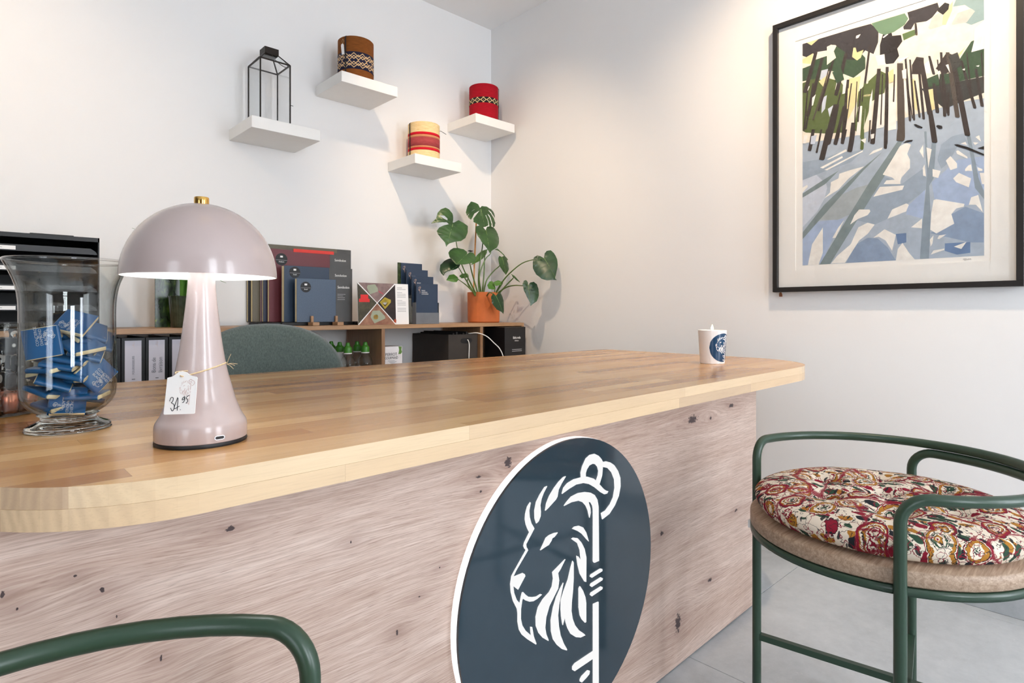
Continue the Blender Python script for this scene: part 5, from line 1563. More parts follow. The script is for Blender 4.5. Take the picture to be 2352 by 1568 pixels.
for i in range(4):
    a, b, c, d_ = cn[i], cn[(i + 1) % 4], cc[(i + 1) % 4], cc[i]
    bm = newbm()
    vs4 = [bm.verts.new((a[0], a[1], lz)), bm.verts.new((b[0], b[1], lz)), bm.verts.new((c[0], c[1], capb)), bm.verts.new((d_[0], d_[1], capb))]
    vs5 = [bm.verts.new(v.co + Vector((0, 0, 0.0015))) for v in vs4]
    bm.faces.new(vs4[::-1])
    bm.faces.new(vs5)
    for k in range(4):
        bm.faces.new((vs4[k], vs4[(k + 1) % 4], vs5[(k + 1) % 4], vs5[k]))
    obj('roof_pane', bm, GLASS_FLAT, lan, smooth=False)
cpb = newbm()
for (ax, ay, bx_, by_) in ((-1, -1, 1, -0.93), (-1, 0.93, 1, 1), (-1, -0.93, -0.93, 0.93), (0.93, -0.93, 1, 0.93)):
    add_box(cpb, (cxm + ax * ch, cym + ay * ch, capb), (cxm + bx_ * ch, cym + by_ * ch, capt))
add_box(cpb, (cxm - ch, cym - ch, capt - 0.002), (cxm + ch, cym + ch, capt + 0.001))
obj('cap', cpb, BLACK_METAL, lan, smooth=False)
rg_pts = []
for k in range(25):
    a = 2 * PI * k / 24
    rg_pts.append(Vector((1.052 + 0.034 * math.cos(a), 2.600 + 0.012 * math.sin(a), 2.055 + 0.022 * math.sin(a) - 0.014 * math.cos(a))))
obj('ring_handle', tube(rg_pts[:-1], 0.0018, 6, closed=True), BLACK_METAL, lan)
obj('door_latch', tube([(1.080, 2.558, 1.855), (1.0905, 2.552, 1.8535)], 0.0012, 6), BLACK_METAL, lan)
obj('base_plate', box((lx0, ly0, S1Z + 0.0002), (lx1, ly1, S1Z + 0.002)), GLASS_FLAT, lan, smooth=False)


def band_mat(name, dark, cream, n, style):
    t = NT(name)
    tc = t.add('ShaderNodeTexCoord')
    sp = t.add('ShaderNodeSeparateXYZ')
    t.link(tc.outputs['Object'], sp.inputs[0])
    an = t.math('MULTIPLY', t.math('ARCTAN2', sp.outputs[1], sp.outputs[0]), n / (2 * PI))
    tri = t.math('PINGPONG', an, 0.5)                      # 0 .. 0.5
    st = t.math('DIVIDE', t.math('FLOOR', t.math('MULTIPLY', tri, 16.0)), 16.0)
    v = t.math('ABSOLUTE', t.math('SUBTRACT', t.math('FRACT', t.math('DIVIDE', t.math('ADD', sp.outputs[2], 10.0), style['h'])), 0.5))
    v = t.math('ABSOLUTE', t.math('DIVIDE', t.math('SUBTRACT', sp.outputs[2], style['mid']), style['h']))   # 0 centre .. 0.5 edge
    m = None
    for k, o_, w in style['lines']:
        l = t.math('LESS_THAN', t.math('ABSOLUTE', t.math('SUBTRACT', v, t.math('MULTIPLY_ADD', st, k, o_))), w)
        m = l if m is None else t.math('MAXIMUM', m, l)
    for tc0, vc0, rr in style['dots']:
        d = t.math('ADD', t.math('ABSOLUTE', t.math('SUBTRACT', tri, tc0)), t.math('ABSOLUTE', t.math('SUBTRACT', v, vc0)))
        l = t.math('LESS_THAN', d, rr)
        m = t.math('MAXIMUM', m, l)
    t.link(t.mix(m, lin(dark), lin(cream)), t.p.inputs['Base Color'])
    t.p.inputs['Roughness'].default_value = 0.9
    t.bump(t.noise(t.coord('Object'), 500, 2), 0.25, 0.0006)
    return t.m


def woven(name, a, b):
    t = NT(name)
    f = t.noise(t.coord('Object', (14, 14, 190)), 2.5, 4, 0.6)
    t.link(t.ramp(f, [(0.3, a), (0.7, b)]), t.p.inputs['Base Color'])
    t.p.inputs['Roughness'].default_value = 0.85
    t.p.inputs['Specular IOR Level'].default_value = 0.2
    t.bump(f, 0.35, 0.001)
    return t.m


BROWN = woven('brown cotton', (108, 60, 22), (140, 82, 34))
RAW = woven('raw straw', (218, 182, 124), (244, 220, 172))
RED = woven('red cotton', (150, 8, 26), (176, 20, 38))
WINE = woven('wine straw', (148, 52, 58), (182, 84, 84))
TAN = woven('tan straw', (194, 122, 84), (216, 150, 108))
BRIGHT_RED = woven('bright red straw', (190, 14, 36), (214, 30, 48))


def fabric_pot(name, label, c, r, h, body, bands, cord_a, tagged=False):
    t = thing(name, label, 'pot', c, 'fabric covered pots on the floating shelves')
    z = 0.0005
    cuts = [(z, None)]
    edges = [z] + [e for b in bands for e in (b[0], b[1])] + [h]
    mats = []
    cur = z
    segs = []
    for b in sorted(bands, key=lambda q: q[0]):
        if b[0] > cur + 1e-4:
            segs.append((cur, b[0], body))
        segs.append((b[0], b[1], b[2]))
        cur = b[1]
    segs.append((cur, h, body))
    wallp = [(0.0, z), (r, z), (r, h - 0.002), (r - 0.002, h), (r - 0.004, h - 0.002), (r - 0.004, 0.006), (0.0, 0.006)]
    obj('body', lathe(wallp, c, 56), body, t)
    for za, zb, m in segs:
        if m is not body:
            o = bpy.data.objects.new('woven_band', finish('woven_band', lathe([(r - 0.001, za), (r + 0.0007, za), (r + 0.0007, zb), (r - 0.001, zb)], (0, 0, 0), 64, close=True), m))
            COL.objects.link(o)
            o.parent = t
    cd = newbm()
    for da in (0.0, 0.05):
        q = lambda zz, rr: (c[0] + rr * math.cos(cord_a + da), c[1] + rr * math.sin(cord_a + da), c[2] + zz)
        add_tube(cd, [q(h - 0.012, r - 0.006), q(h + 0.001, r - 0.002), q(h - 0.004, r + 0.0030), q(h * 0.5, r + 0.0024), q(0.004, r + 0.002)], 0.0013, 6)
    obj('cord', cd, BLACK, t, 'thin black cord')
    if tagged:
        q = Vector((c[0] + (r + 0.006) * math.cos(cord_a - 0.12), c[1] + (r + 0.006) * math.sin(cord_a - 0.12), c[2] + h - 0.062))
        n = Vector((math.cos(cord_a - 0.12), math.sin(cord_a - 0.12), 0))
        x = Vector((-n.y, n.x, 0))
        g = obj('paper_tag', prism([(-0.009, -0.026), (0.007, -0.027), (0.009, 0.018), (0.004, 0.025), (-0.004, 0.025), (-0.008, 0.018)], frame_fn(q, (x + UP * 0.15).normalized(), (UP + x * -0.15).normalized(), n), 0, 0.0005), PAPER, t, 'small white paper tag')
        obj('tag_loop', tube(catmull([q + UP * 0.022, q + UP * 0.036 + x * 0.006, q + UP * 0.046, q + UP * 0.036 - x * 0.004, q + UP * 0.022], 5), 0.0006, 5), TWINE, g)
    return t


NAVYBAND = band_mat('navy and cream band', (26, 24, 54), (228, 190, 140), 13, {'h': 0.0805, 'mid': 0.0841, 'lines': [(0.50, 0.035, 0.030), (-0.46, 0.295, 0.028), (0.46, 0.205, 0.030)], 'dots': [(0.5, 0.235, 0.035), (0.0, 0.0, 0.0)]})
BLACKBAND = band_mat('black and cream band', (28, 26, 26), (232, 206, 150), 15, {'h': 0.0325, 'mid': 0.1165, 'lines': [(0.90, -0.03, 0.07), (-0.9, 0.82, 0.05)], 'dots': [(0.5, 0.0, 0.07), (0.5, 0.0, 0.02)]})
fabric_pot('patterned_pot', 'brown fabric covered pot with navy and cream zigzag band on the shelf', (1.419, 2.600, 2.0470), 0.0838, 0.1985, BROWN, [(0.0438, 0.1244, NAVYBAND)], math.radians(207), True)
fabric_pot('patterned_pot', 'red fabric covered pot with narrow black and cream band in the corner', (2.248, 2.620, 2.0383), 0.0842, 0.2100, RED, [(0.1002, 0.1328, BLACKBAND)], math.radians(-42), False)
fabric_pot('striped_pot', 'straw coloured woven pot with red and wine stripes on the lowest shelf', (1.829, 2.620, 1.7463), 0.0834, 0.1945, RAW,
           [(0.047, 0.0595, BRIGHT_RED), (0.0595, 0.0685, TAN), (0.0685, 0.1140, WINE), (0.1140, 0.1265, TAN), (0.1265, 0.1400, BRIGHT_RED)], math.radians(176), False)
STRAW = [o for o in COL.objects if o.name.startswith('striped_pot')][0]
ca_, sa_ = math.cos(math.radians(318)), math.sin(math.radians(318))
obj('cord_end', tube(catmull([(1.829 + 0.083 * ca_, 2.620 + 0.083 * sa_, 1.7463 + 0.168), (1.829 + 0.094 * ca_, 2.620 + 0.094 * sa_, 1.7463 + 0.165), (1.829 + 0.118 * ca_, 2.620 + 0.118 * sa_, 1.7463 + 0.150)], 4), 0.0013, 6), BLACK, STRAW)

# ------------------------------------------------------------------ framed print on the right wall
PY0, PY1, PZ0, PZ1 = 0.247, 1.013, 1.0303, 2.0960
FXA, FXB = XW - 0.030, XW - 0.0005       # front and back of the frame
pic = thing('framed_picture', 'large black framed print of a snowy forest on the right wall', 'picture', (XW, 0.63, PZ0))
fw = 0.0185
for lo, hi in (((FXA, PY0, PZ0), (FXB, PY1, PZ0 + fw)), ((FXA, PY0, PZ1 - fw), (FXB, PY1, PZ1)), ((FXA, PY0, PZ0 + fw), (FXB, PY0 + fw, PZ1 - fw)), ((FXA, PY1 - fw, PZ0 + fw), (FXB, PY1, PZ1 - fw))):
    obj('frame_rail', box(lo, hi, 0.0008, 1), BLACK_FRAME, pic)
MATB = mat('off white mat board', (252, 250, 246), 0.8, var=0.01)
mw = (0.3288, 0.9309, 1.1146, 2.0108)    # window of the mat
mb = newbm()
mxa, mxb = XW - 0.0145, XW - 0.0125
for lo, hi in (((mxa, PY0 + 0.005, PZ0 + 0.005), (mxb, PY1 - 0.005, mw[2])), ((mxa, PY0 + 0.005, mw[3]), (mxb, PY1 - 0.005, PZ1 - 0.005)), ((mxa, PY0 + 0.005, mw[2]), (mxb, mw[0], mw[3])), ((mxa, mw[1], mw[2]), (mxb, PY1 - 0.005, mw[3]))):
    add_box(mb, lo, hi)
obj('mat_board', mb, MATB, pic, smooth=False)
obj('backing', box((XW - 0.0120, PY0 + 0.006, PZ0 + 0.006), (XW - 0.0020, PY1 - 0.006, PZ1 - 0.006)), MATB, pic, smooth=False)
PC = {'base': (178, 192, 208), 'lav': (206, 215, 230), 'blu': (172, 191, 222), 'sla': (146, 166, 194), 'ste': (112, 138, 178), 'gry': (160, 176, 194), 'gol': (172, 182, 188), 'shd': (132, 148, 152), 'sh2': (144, 160, 174),
      'wht': (248, 245, 240), 'cre': (246, 238, 222), 'yel': (240, 226, 170), 'oli': (92, 108, 56), 'grn': (58, 84, 58), 'chr': (54, 50, 54), 'blk': (36, 31, 32), 'sag': (108, 142, 114), 'sg2': (96, 124, 78), 'tea': (146, 172, 174),
      'lgr': (208, 204, 198), 'brn': (58, 48, 44), 'bn2': (84, 74, 66), 'dgr': (60, 60, 56)}


def gouache(name, rgb):
    t = NT('gouache ' + name)
    f = t.noise(t.coord('Object', (1, 1, 1)), 34, 4, 0.6)
    c = lin(rgb)
    t.link(t.ramp(f, [(0.3, tuple(x * 0.9 for x in c[:3]) + (1,)), (0.7, tuple(min(1, x * 1.08) for x in c[:3]) + (1,))]), t.p.inputs['Base Color'])
    t.p.inputs['Roughness'].default_value = 0.8
    return t.m


keys = list(PC)
pmats = [gouache(k, PC[k]) for k in keys]
pb = newbm()
X0 = XW - 0.0122
PYR, PZB, PWD, PHT = 0.9042, 1.1318, 0.558, 0.86


def flat(poly, mi, dx):
    tris = tessellate_polygon([[Vector((p[0], p[1], 0)) for p in poly]])
    vv = [pb.verts.new((X0 - dx, PYR - p[0], PZB + p[1])) for p in poly]
    for t in tris:
        try:
            f = pb.faces.new([vv[k] for k in t])
            f.material_index = mi
        except ValueError:
            pass


flat([(0, 0), (PWD, 0), (PWD, PHT), (0, PHT)], keys.index('base'), 0.0)
for i, (k, poly) in enumerate(PRINT):
    flat(poly, keys.index(k), 0.00001 * (i + 1))
for f in pb.faces:
    f.normal_update()
    if f.normal.x > 0:
        f.normal_flip()
prn = obj('print', pb, pmats, pic, 'gouache forest print, dark trunks over blue snow', smooth=False)
sig = newbm()
sp0 = [(0.5035, -0.0105), (0.507, -0.006), (0.508, -0.013), (0.512, -0.006), (0.514, -0.012), (0.518, -0.007), (0.519, -0.011), (0.5235, -0.0075), (0.524, -0.012)]
add_tube(sig, catmull([(X0 - 0.0004, PYR - a, PZB + b) for a, b in sp0], 4), 0.0003, 5)
obj('signature', sig, GREYINK, prn)
obj('glass_pane', box((XW - 0.0215, PY0 + 0.004, PZ0 + 0.004), (XW - 0.0195, PY1 - 0.004, PZ1 - 0.004)), GLASS_FLAT, pic, smooth=False)
obj('leather_tab', prism([(-0.006, -0.013), (0.006, -0.013), (0.006, -0.003), (0.003, 0.004), (-0.003, 0.004), (-0.006, -0.003)], frame_fn((XW - 0.012, 0.9880, PZ0 - 0.005), (0, -1, 0.0), (0, 0.08, 1), (-1, 0, 0)), 0, 0.003), mat('brown leather', (132, 82, 54), 0.6), pic, 'small brown leather tab')

# ------------------------------------------------------------------ on the sideboard: letter trays
TX0, TX1, TY0, TY1 = 0.030, 0.3660, 2.425, 2.735
tr = thing('letter_trays', 'black letter tray tower with white labels at the left end of the sideboard', 'letter tray', ((TX0 + TX1) / 2, 2.58, FZ))
TZ1 = 1.2010
cab = newbm()
add_box(cab, (TX0, TY0, FZ + 0.0005), (TX0 + 0.004, TY1, TZ1))
add_box(cab, (TX1 - 0.004, TY0, FZ + 0.0005), (TX1, TY1, TZ1))
add_box(cab, (TX0, TY1 - 0.004, FZ + 0.0005), (TX1, TY1, TZ1))
add_box(cab, (TX0, TY0, TZ1 - 0.014), (TX1, TY1, TZ1))
add_box(cab, (TX0, TY0, FZ + 0.0005), (TX1, TY1, FZ + 0.006))
obj('housing', cab, BLACK, tr)
GREYTRAY = mat('dark grey tray plastic', (40, 41, 44), 0.5)
for k, z in enumerate((1.1440, 1.0810, 1.0180, 0.9550, 0.9040)):
    h = 0.020 if k < 4 else 0.016
    w = TX1 - TX0 - 0.012
    lip = [(0, 0), (w, 0), (w, 0.002), (w - 0.004, h * 0.5), (w - 0.018, h), (0.018, h), (0.004, h * 0.5), (0, 0.002)]
    o = obj('tray', prism(lip, frame_fn((TX0 + 0.006, TY0 + 0.004, z), (1, 0, 0), (0, 0, 1), (0, 1, 0)), 0.0, 0.003), GREYTRAY, tr)
    obj('tray_floor', box((TX0 + 0.006, TY0 + 0.007, z), (TX1 - 0.006, TY1 - 0.006, z + 0.002)), BLACK, o)
    if k < 4:
        lb = obj('label_card', box((0.060, TY0 + 0.0022, z + 0.003), (0.1475, TY0 + 0.0038, z + 0.0150)), PAPER, o, 'white paper label')
        obj('label_print', box((0.085, TY0 + 0.0018, z + 0.0082), (0.115, TY0 + 0.0023, z + 0.0094)), GREYINK, o)
obj('loose_folder', box((0.185, 2.46, TZ1 + 0.0002), (0.300, 2.70, TZ1 + 0.006), 0.001), BLACK_CARD, tr)

# green photo card and planter behind the lamp


def green_photo():
    t = NT('green garden photo')
    f = t.noise(t.coord('Object', (1, 1, 0.5)), 40, 4, 0.6, 0.5)
    t.link(t.ramp(f, [(0.35, (16, 26, 14)), (0.55, (36, 58, 24)), (0.66, (70, 92, 30)), (0.74, (150, 160, 50))]), t.p.inputs['Base Color'])
    t.p.inputs['Roughness'].default_value = 0.25
    return t.m


ph = thing('photo_card', 'dark green glossy garden photo standing behind the planter', 'photo', (0.64, 2.60, FZ))
obj('card', box((0.5700, 2.600, FZ + 0.0005), (0.7300, 2.606, 1.115), 0.0006, 1), green_photo(), ph)
obj('prop', prism([(0.0, 0.0), (0.05, 0.0), (0.0, 0.12)], frame_fn((0.65, 2.6062, FZ + 0.0005), (0, 1, 0), (0, 0, 1), (1, 0, 0)), 0, 0.002), BLACK_CARD, ph)
gp = thing('planter', 'ribbed dark green glass planter behind the mushroom lamp', 'planter', (0.6500, 2.520, FZ))
DGREEN = mat('dark green ribbed glass', (58, 66, 50), 0.12, var=0.25, scale=40, coat=0.4)
bm = lathe([(0.0, 0.0005), (0.040, 0.0005), (0.044, 0.004), (0.052, 0.112), (0.055, 0.119), (0.052, 0.120), (0.048, 0.112), (0.040, 0.100), (0.0, 0.100)], (0.65, 2.52, FZ), 96)
for v in bm.verts:
    dx, dy, dz = v.co.x - 0.65, v.co.y - 2.52, v.co.z - FZ
    r = math.hypot(dx, dy)
    if r > 0.043 and 0.003 < dz < 0.116:
        a = math.atan2(dy, dx)
        k = 1 + 0.022 * math.cos(32 * a)
        v.co.x, v.co.y = 0.65 + dx * k, 2.52 + dy * k
obj('pot', bm, DGREEN, gp, sharp=1.5)
obj('soil', lathe([(0.0, 0.103), (0.045, 0.102)], (0.65, 2.52, FZ), 24), SOIL, gp)
rp = random.Random(5)
sp_leaf = [((-0.175, -0.02, 0.262), 0.34), ((0.150, -0.01, 0.075), 0.20), ((-0.06, -0.05, 0.20), 0.2), ((0.03, -0.06, 0.22), 0.2), ((-0.02, -0.03, 0.24), 0.2), ((0.06, 0.02, 0.24), 0.2), ((-0.08, 0.03, 0.18), 0.2), ((0.09, -0.03, 0.16), 0.2), ((-0.045, -0.07, 0.15), 0.2), ((0.01, -0.02, 0.26), 0.2), ((0.045, -0.05, 0.15), 0.16)]
for (dx, dy, dz), arch in sp_leaf:
    b0 = Vector((0.65 + rp.uniform(-0.012, 0.012), 2.52 + rp.uniform(-0.012, 0.012), FZ + 0.102))
    tip = Vector((0.65 + dx, 2.52 + dy, FZ + 0.10 + dz))
    mid = (b0 + tip) / 2 + Vector((-dx * 0.2, 0, 0.05 + arch * 0.10))
    path = catmull([b0, mid, tip], 8)
    bm = newbm()
    prev = None
    sd = Vector((0.687, -0.727, 0)) if abs(dx) < 0.1 else Vector((0.2, -0.9, 0.3)).normalized()
    for i, p in enumerate(path):
        w = 0.0075 * math.sin(PI * (0.12 + 0.88 * (1 - i / (len(path) - 1)) * 0.75)) * (1 - (i / (len(path) - 1)) ** 4) + 0.0003
        cur = [bm.verts.new(p - sd * w), bm.verts.new(p + Vector((0, 0, -w * 0.35))), bm.verts.new(p + sd * w), bm.verts.new(p + Vector((0, 0, -w * 0.35 - 0.0006)))]
        if prev:
            for k in range(4):
                bm.faces.new((prev[k], prev[(k + 1) % 4], cur[(k + 1) % 4], cur[k]))
        prev = cur
    obj('leaf', bm, LEAF2, gp)

# ------------------------------------------------------------------ photo albums on their stand
AZ = FZ + 0.0145


def album(name, label, x0, x1, y, z1, colm, thick=0.022, band=None, seal=None, strip=None):
    a = thing(name, label, 'album', ((x0 + x1) / 2, y, AZ), 'linen photo albums on the sideboard')
    z0 = AZ + 0.0005
    obj('cover', box((x0, y, z0), (x1, y + 0.0025, z1), 0.0008, 1), colm, a)
    obj('cover', box((x0, y + thick - 0.0025, z0), (x1, y + thick, z1), 0.0008, 1), colm, a)
    obj('pages', box((x0 + 0.001, y + 0.0026, z0 + 0.002), (x1 - 0.002, y + thick - 0.0026, z1 - 0.002)), mat('cream pages', (216, 202, 160), 0.8), a, 'cream page edges')
    if band:
        bx0, txt = band
        b = obj('paper_band', box((bx0, y - 0.0006, z0), (x1 + 0.0004, y - 0.0001, z1), 0.0), BAND, a, 'charcoal grey paper band')
        text('lettering', txt, 0.0165, PAPER, b, ((bx0 + x1) / 2, y - 0.0008, z1 - 0.034), (1, 0, 0), (0, 0, 1), sx=0.85)
        if strip:
            for i, wd in enumerate((0.052, 0.036, 0.048, 0.048)):
                obj('small_print', box((bx0 + 0.008, y - 0.0009, z1 - 0.066 - i * 0.008), (bx0 + 0.008 + wd * 0.75, y - 0.0006, z1 - 0.0645 - i * 0.008)), GREYPAPER, b)
    if seal:
        sx, sz, r, word = seal
        s = obj('round_sticker', prism(circ(r, 40), frame_fn((sx, y - 0.0001, sz), (1, 0, 0), (0, 0, 1), (0, -1, 0)), 0, 0.0008), BLACK, a, 'round black sticker')
        text('lettering', word, 0.0075, PAPER, s, (sx, y - 0.0011, sz - r * 0.42), (1, 0, 0), (0, 0, 1))
        obj('sticker_line', box((sx - r * 0.95, y - 0.0012, sz - r * 0.16), (sx + r * 0.95, y - 0.0009, sz - r * 0.12)), GREYPAPER, s)
        obj('sticker_logo', box((sx - 0.006, y - 0.0012, sz + r * 0.3), (sx + 0.006, y - 0.0009, sz + r * 0.3 + 0.008)), PAPER, s)
    return a


BAND = mat('charcoal band', (74, 74, 74), 0.4, var=0.1, scale=18, coat=0.3)
LINEN = lambda n, c: mat(n, c, 0.55, var=0.08, scale=220, bump=0.1, coat=0.35)
OLIVE, MAROON, NAVY, BLUE, TAUPE, LILAC = LINEN('olive linen', (100, 92, 74)), LINEN('maroon linen', (108, 47, 54)), LINEN('navy linen', (42, 60, 82)), LINEN('blue linen', (76, 93, 114)), LINEN('black linen', (34, 34, 42)), LINEN('lilac linen', (126, 92, 128))
album('photo_album', 'black linen album at the very back of the album row', 0.9600, 1.36, 2.7275, 1.175, TAUPE, 0.018)
album('photo_album', 'tall olive album at the back, red strip along its top', 0.9700, 1.4460, 2.7000, 1.2580, OLIVE, 0.024, band=(1.372, 'Semikolon'))
album('photo_album', 'thin lilac album between the olive and navy ones', 1.0020, 1.33, 2.6850, 1.170, LILAC, 0.012)
album('photo_album', 'dark navy album squeezed behind the maroon album', 1.0030, 1.33, 2.6650, 1.175, LINEN('ink navy linen', (30, 38, 62)), 0.018)
am = album('photo_album', 'large maroon album with round black sticker and charcoal band', 1.0200, 1.4123, 2.6400, 1.2322, MAROON, 0.022, band=(1.3050, 'Semikolon'), seal=(1.0745, 1.187, 0.027, 'Medium'))
obj('red_strip', box((1.1290, 2.6382, 1.2235), (1.3250, 2.6399, 1.2385)), mat('red paper', (226, 62, 52), 0.6), am, 'bright red paper strip')
album('photo_album', 'navy blue album with black sticker, second from the front', 1.0536, 1.3778, 2.5600, 1.1545, NAVY, 0.030, band=(1.2620, 'Semikolon'), seal=(1.1010, 1.1260, 0.0245, 'Small'))
album('photo_album', 'smallest steel blue album at the front of the row', 1.0840, 1.3400, 2.5000, 1.0973, BLUE, 0.022, band=(1.2650, 'Semikolon'), seal=(1.1240, 1.0600, 0.0235, 'Small'), strip=True)
st = thing('album_stand', 'low black rack under the photo albums on the sideboard', 'stand', (1.18, 2.62, FZ))
bm = newbm()
for y in (2.515, 2.60, 2.69):
    add_box(bm, (0.955, y, FZ + 0.0004), (1.44, y + 0.012, FZ + 0.0144), 0.001, 1)
add_box(bm, (1.02, 2.500, FZ + 0.0004), (1.035, 2.730, FZ + 0.0144), 0.001, 1)
add_box(bm, (1.36, 2.500, FZ + 0.0004), (1.375, 2.730, FZ + 0.0144), 0.001, 1)
obj('rack', bm, BLACK, st)
for x, w in ((1.1480, 'left'), (1.2620, 'right')):
    e = thing('wooden_peg', 'small light wood peg holding the front album, the ' + w + ' one of two', 'peg', (x, 2.47, FZ), 'wooden pegs in front of the albums')
    obj('foot', box((x - 0.015, 2.448, FZ + 0.0004), (x + 0.015, 2.498, FZ + 0.015), 0.001, 1), OAKM, e)
    obj('upright', box((x - 0.0055, 2.485, FZ + 0.0152), (x + 0.0055, 2.4965, FZ + 0.0420), 0.001, 1), OAKM, e)

# ------------------------------------------------------------------ flyer with four pictures
fl = thing('product_flyer', 'flyer board with four triangular photos and white text strip', 'flyer', (1.47, 2.43, FZ))
ffn = frame_fn((1.3377, 2.428, FZ + 0.0008), (1, 0, 0), (0, 0.045, 1), (0, -1, 0.045))
FW, FWP, FH = 0.2700, 0.1976, 0.1925
obj('board', prism([(0, 0), (FW, 0), (FW, FH), (0, FH)], ffn, -0.004, 0.0), PAPER, fl, smooth=False)


def photo_mat(name, a, b, sc=30):
    t = NT(name)
    f = t.noise(t.coord('Object'), sc, 4, 0.6)
    t.link(t.ramp(f, [(0.35, a), (0.68, b)]), t.p.inputs['Base Color'])
    t.p.inputs['Roughness'].default_value = 0.35
    return t.m


c0 = (FWP / 2, FH / 2 + 0.004)
g = 0.0012
tri = [('dim green photo', [(0.0, 0.004), (0.0, FH - 0.004), (c0[0] - g * 2, c0[1])], ((52, 46, 30), (84, 78, 54))), ('mauve photo', [(0.004, FH), (FWP - 0.004, FH), (c0[0], c0[1] + g * 2)], ((120, 96, 94), (150, 126, 120))),
       ('black photo', [(FWP, FH - 0.004), (FWP, 0.004), (c0[0] + g * 2, c0[1])], ((26, 18, 18), (50, 34, 32))), ('tan photo', [(0.004, 0.0), (FWP - 0.004, 0.0), (c0[0], c0[1] - g * 2)], ((126, 80, 60), (170, 124, 98)))]
for nm, p, (a, b) in tri:
    obj('photo_triangle', prism(p, ffn, 0.0001, 0.0004), photo_mat(nm, a, b), fl, nm + ' quarter', smooth=False)
SAGE = mat('sage box print', (158, 164, 140), 0.5)
for nm, poly, m in (('red_box_print', [(0.006, 0.104), (0.060, 0.104), (0.060, 0.118), (0.053, 0.120), (0.053, 0.138), (0.014, 0.138), (0.014, 0.120), (0.006, 0.118)], mat('red box print', (220, 36, 34), 0.5)),
                    ('sage_box_print', [(0.047, 0.170), (0.062, 0.140), (0.104, 0.154), (0.104, 0.168), (0.090, 0.187), (0.052, 0.182)], SAGE),
                    ('pink_print', [(0.104, 0.160), (0.116, 0.155), (0.134, 0.146), (0.130, 0.140), (0.112, 0.148)], mat('pink print', (170, 84, 92), 0.5)),
                    ('yellow_box_print', [(0.112, 0.104), (0.140, 0.072), (0.172, 0.104), (0.172, 0.116), (0.140, 0.128)], mat('yellow box print', (176, 152, 40), 0.5)),
                    ('brown_print', [(0.120, 0.103), (0.141, 0.084), (0.164, 0.106), (0.142, 0.120)], mat('brown print', (94, 64, 34), 0.5)),
                    ('white_print', [(0.126, 0.100), (0.141, 0.092), (0.150, 0.100), (0.146, 0.112), (0.138, 0.104)], PAPER),
                    ('sage_box_print', [(0.062, 0.036), (0.082, 0.006), (0.140, 0.028), (0.138, 0.040), (0.110, 0.066), (0.074, 0.064)], SAGE),
                    ('yellow_disc_print', [(0.090 + 0.0 + 0.013 * math.cos(a), 0.036 + 0.012 * math.sin(a)) for a in [2 * PI * k / 14 for k in range(14)]], mat('yellow disc print', (218, 168, 40), 0.5)),
                    ('orange_print', [(0.185, 0.012), (0.198, 0.006), (0.200, 0.022), (0.190, 0.026)], mat('orange print', (170, 64, 24), 0.5))):
    obj(nm, prism(poly, ffn, 0.0004, 0.0006), m, fl, smooth=False)
tb = newbm()
for i in range(16):
    v = FH - 0.020 - i * 0.0075
    if i in (2, 7, 12):
        continue
    w = 0.048 if i not in (0, 3, 8) else 0.028
    add_prism(tb, [(FWP + 0.010, v), (FWP + 0.010 + w, v), (FWP + 0.010 + w, v + 0.0028), (FWP + 0.010, v + 0.0028)], ffn, 0.0, 0.0003)
obj('small_print', tb, GREYPAPER, fl, smooth=False)
obj('prop', prism([(0.0, 0.0), (0.06, 0.0), (0.004, 0.13)], frame_fn((1.47, 2.442, FZ + 0.0008), (0, 1, 0), (0, 0, 1), (1, 0, 0)), 0, 0.002), PAPER, fl)

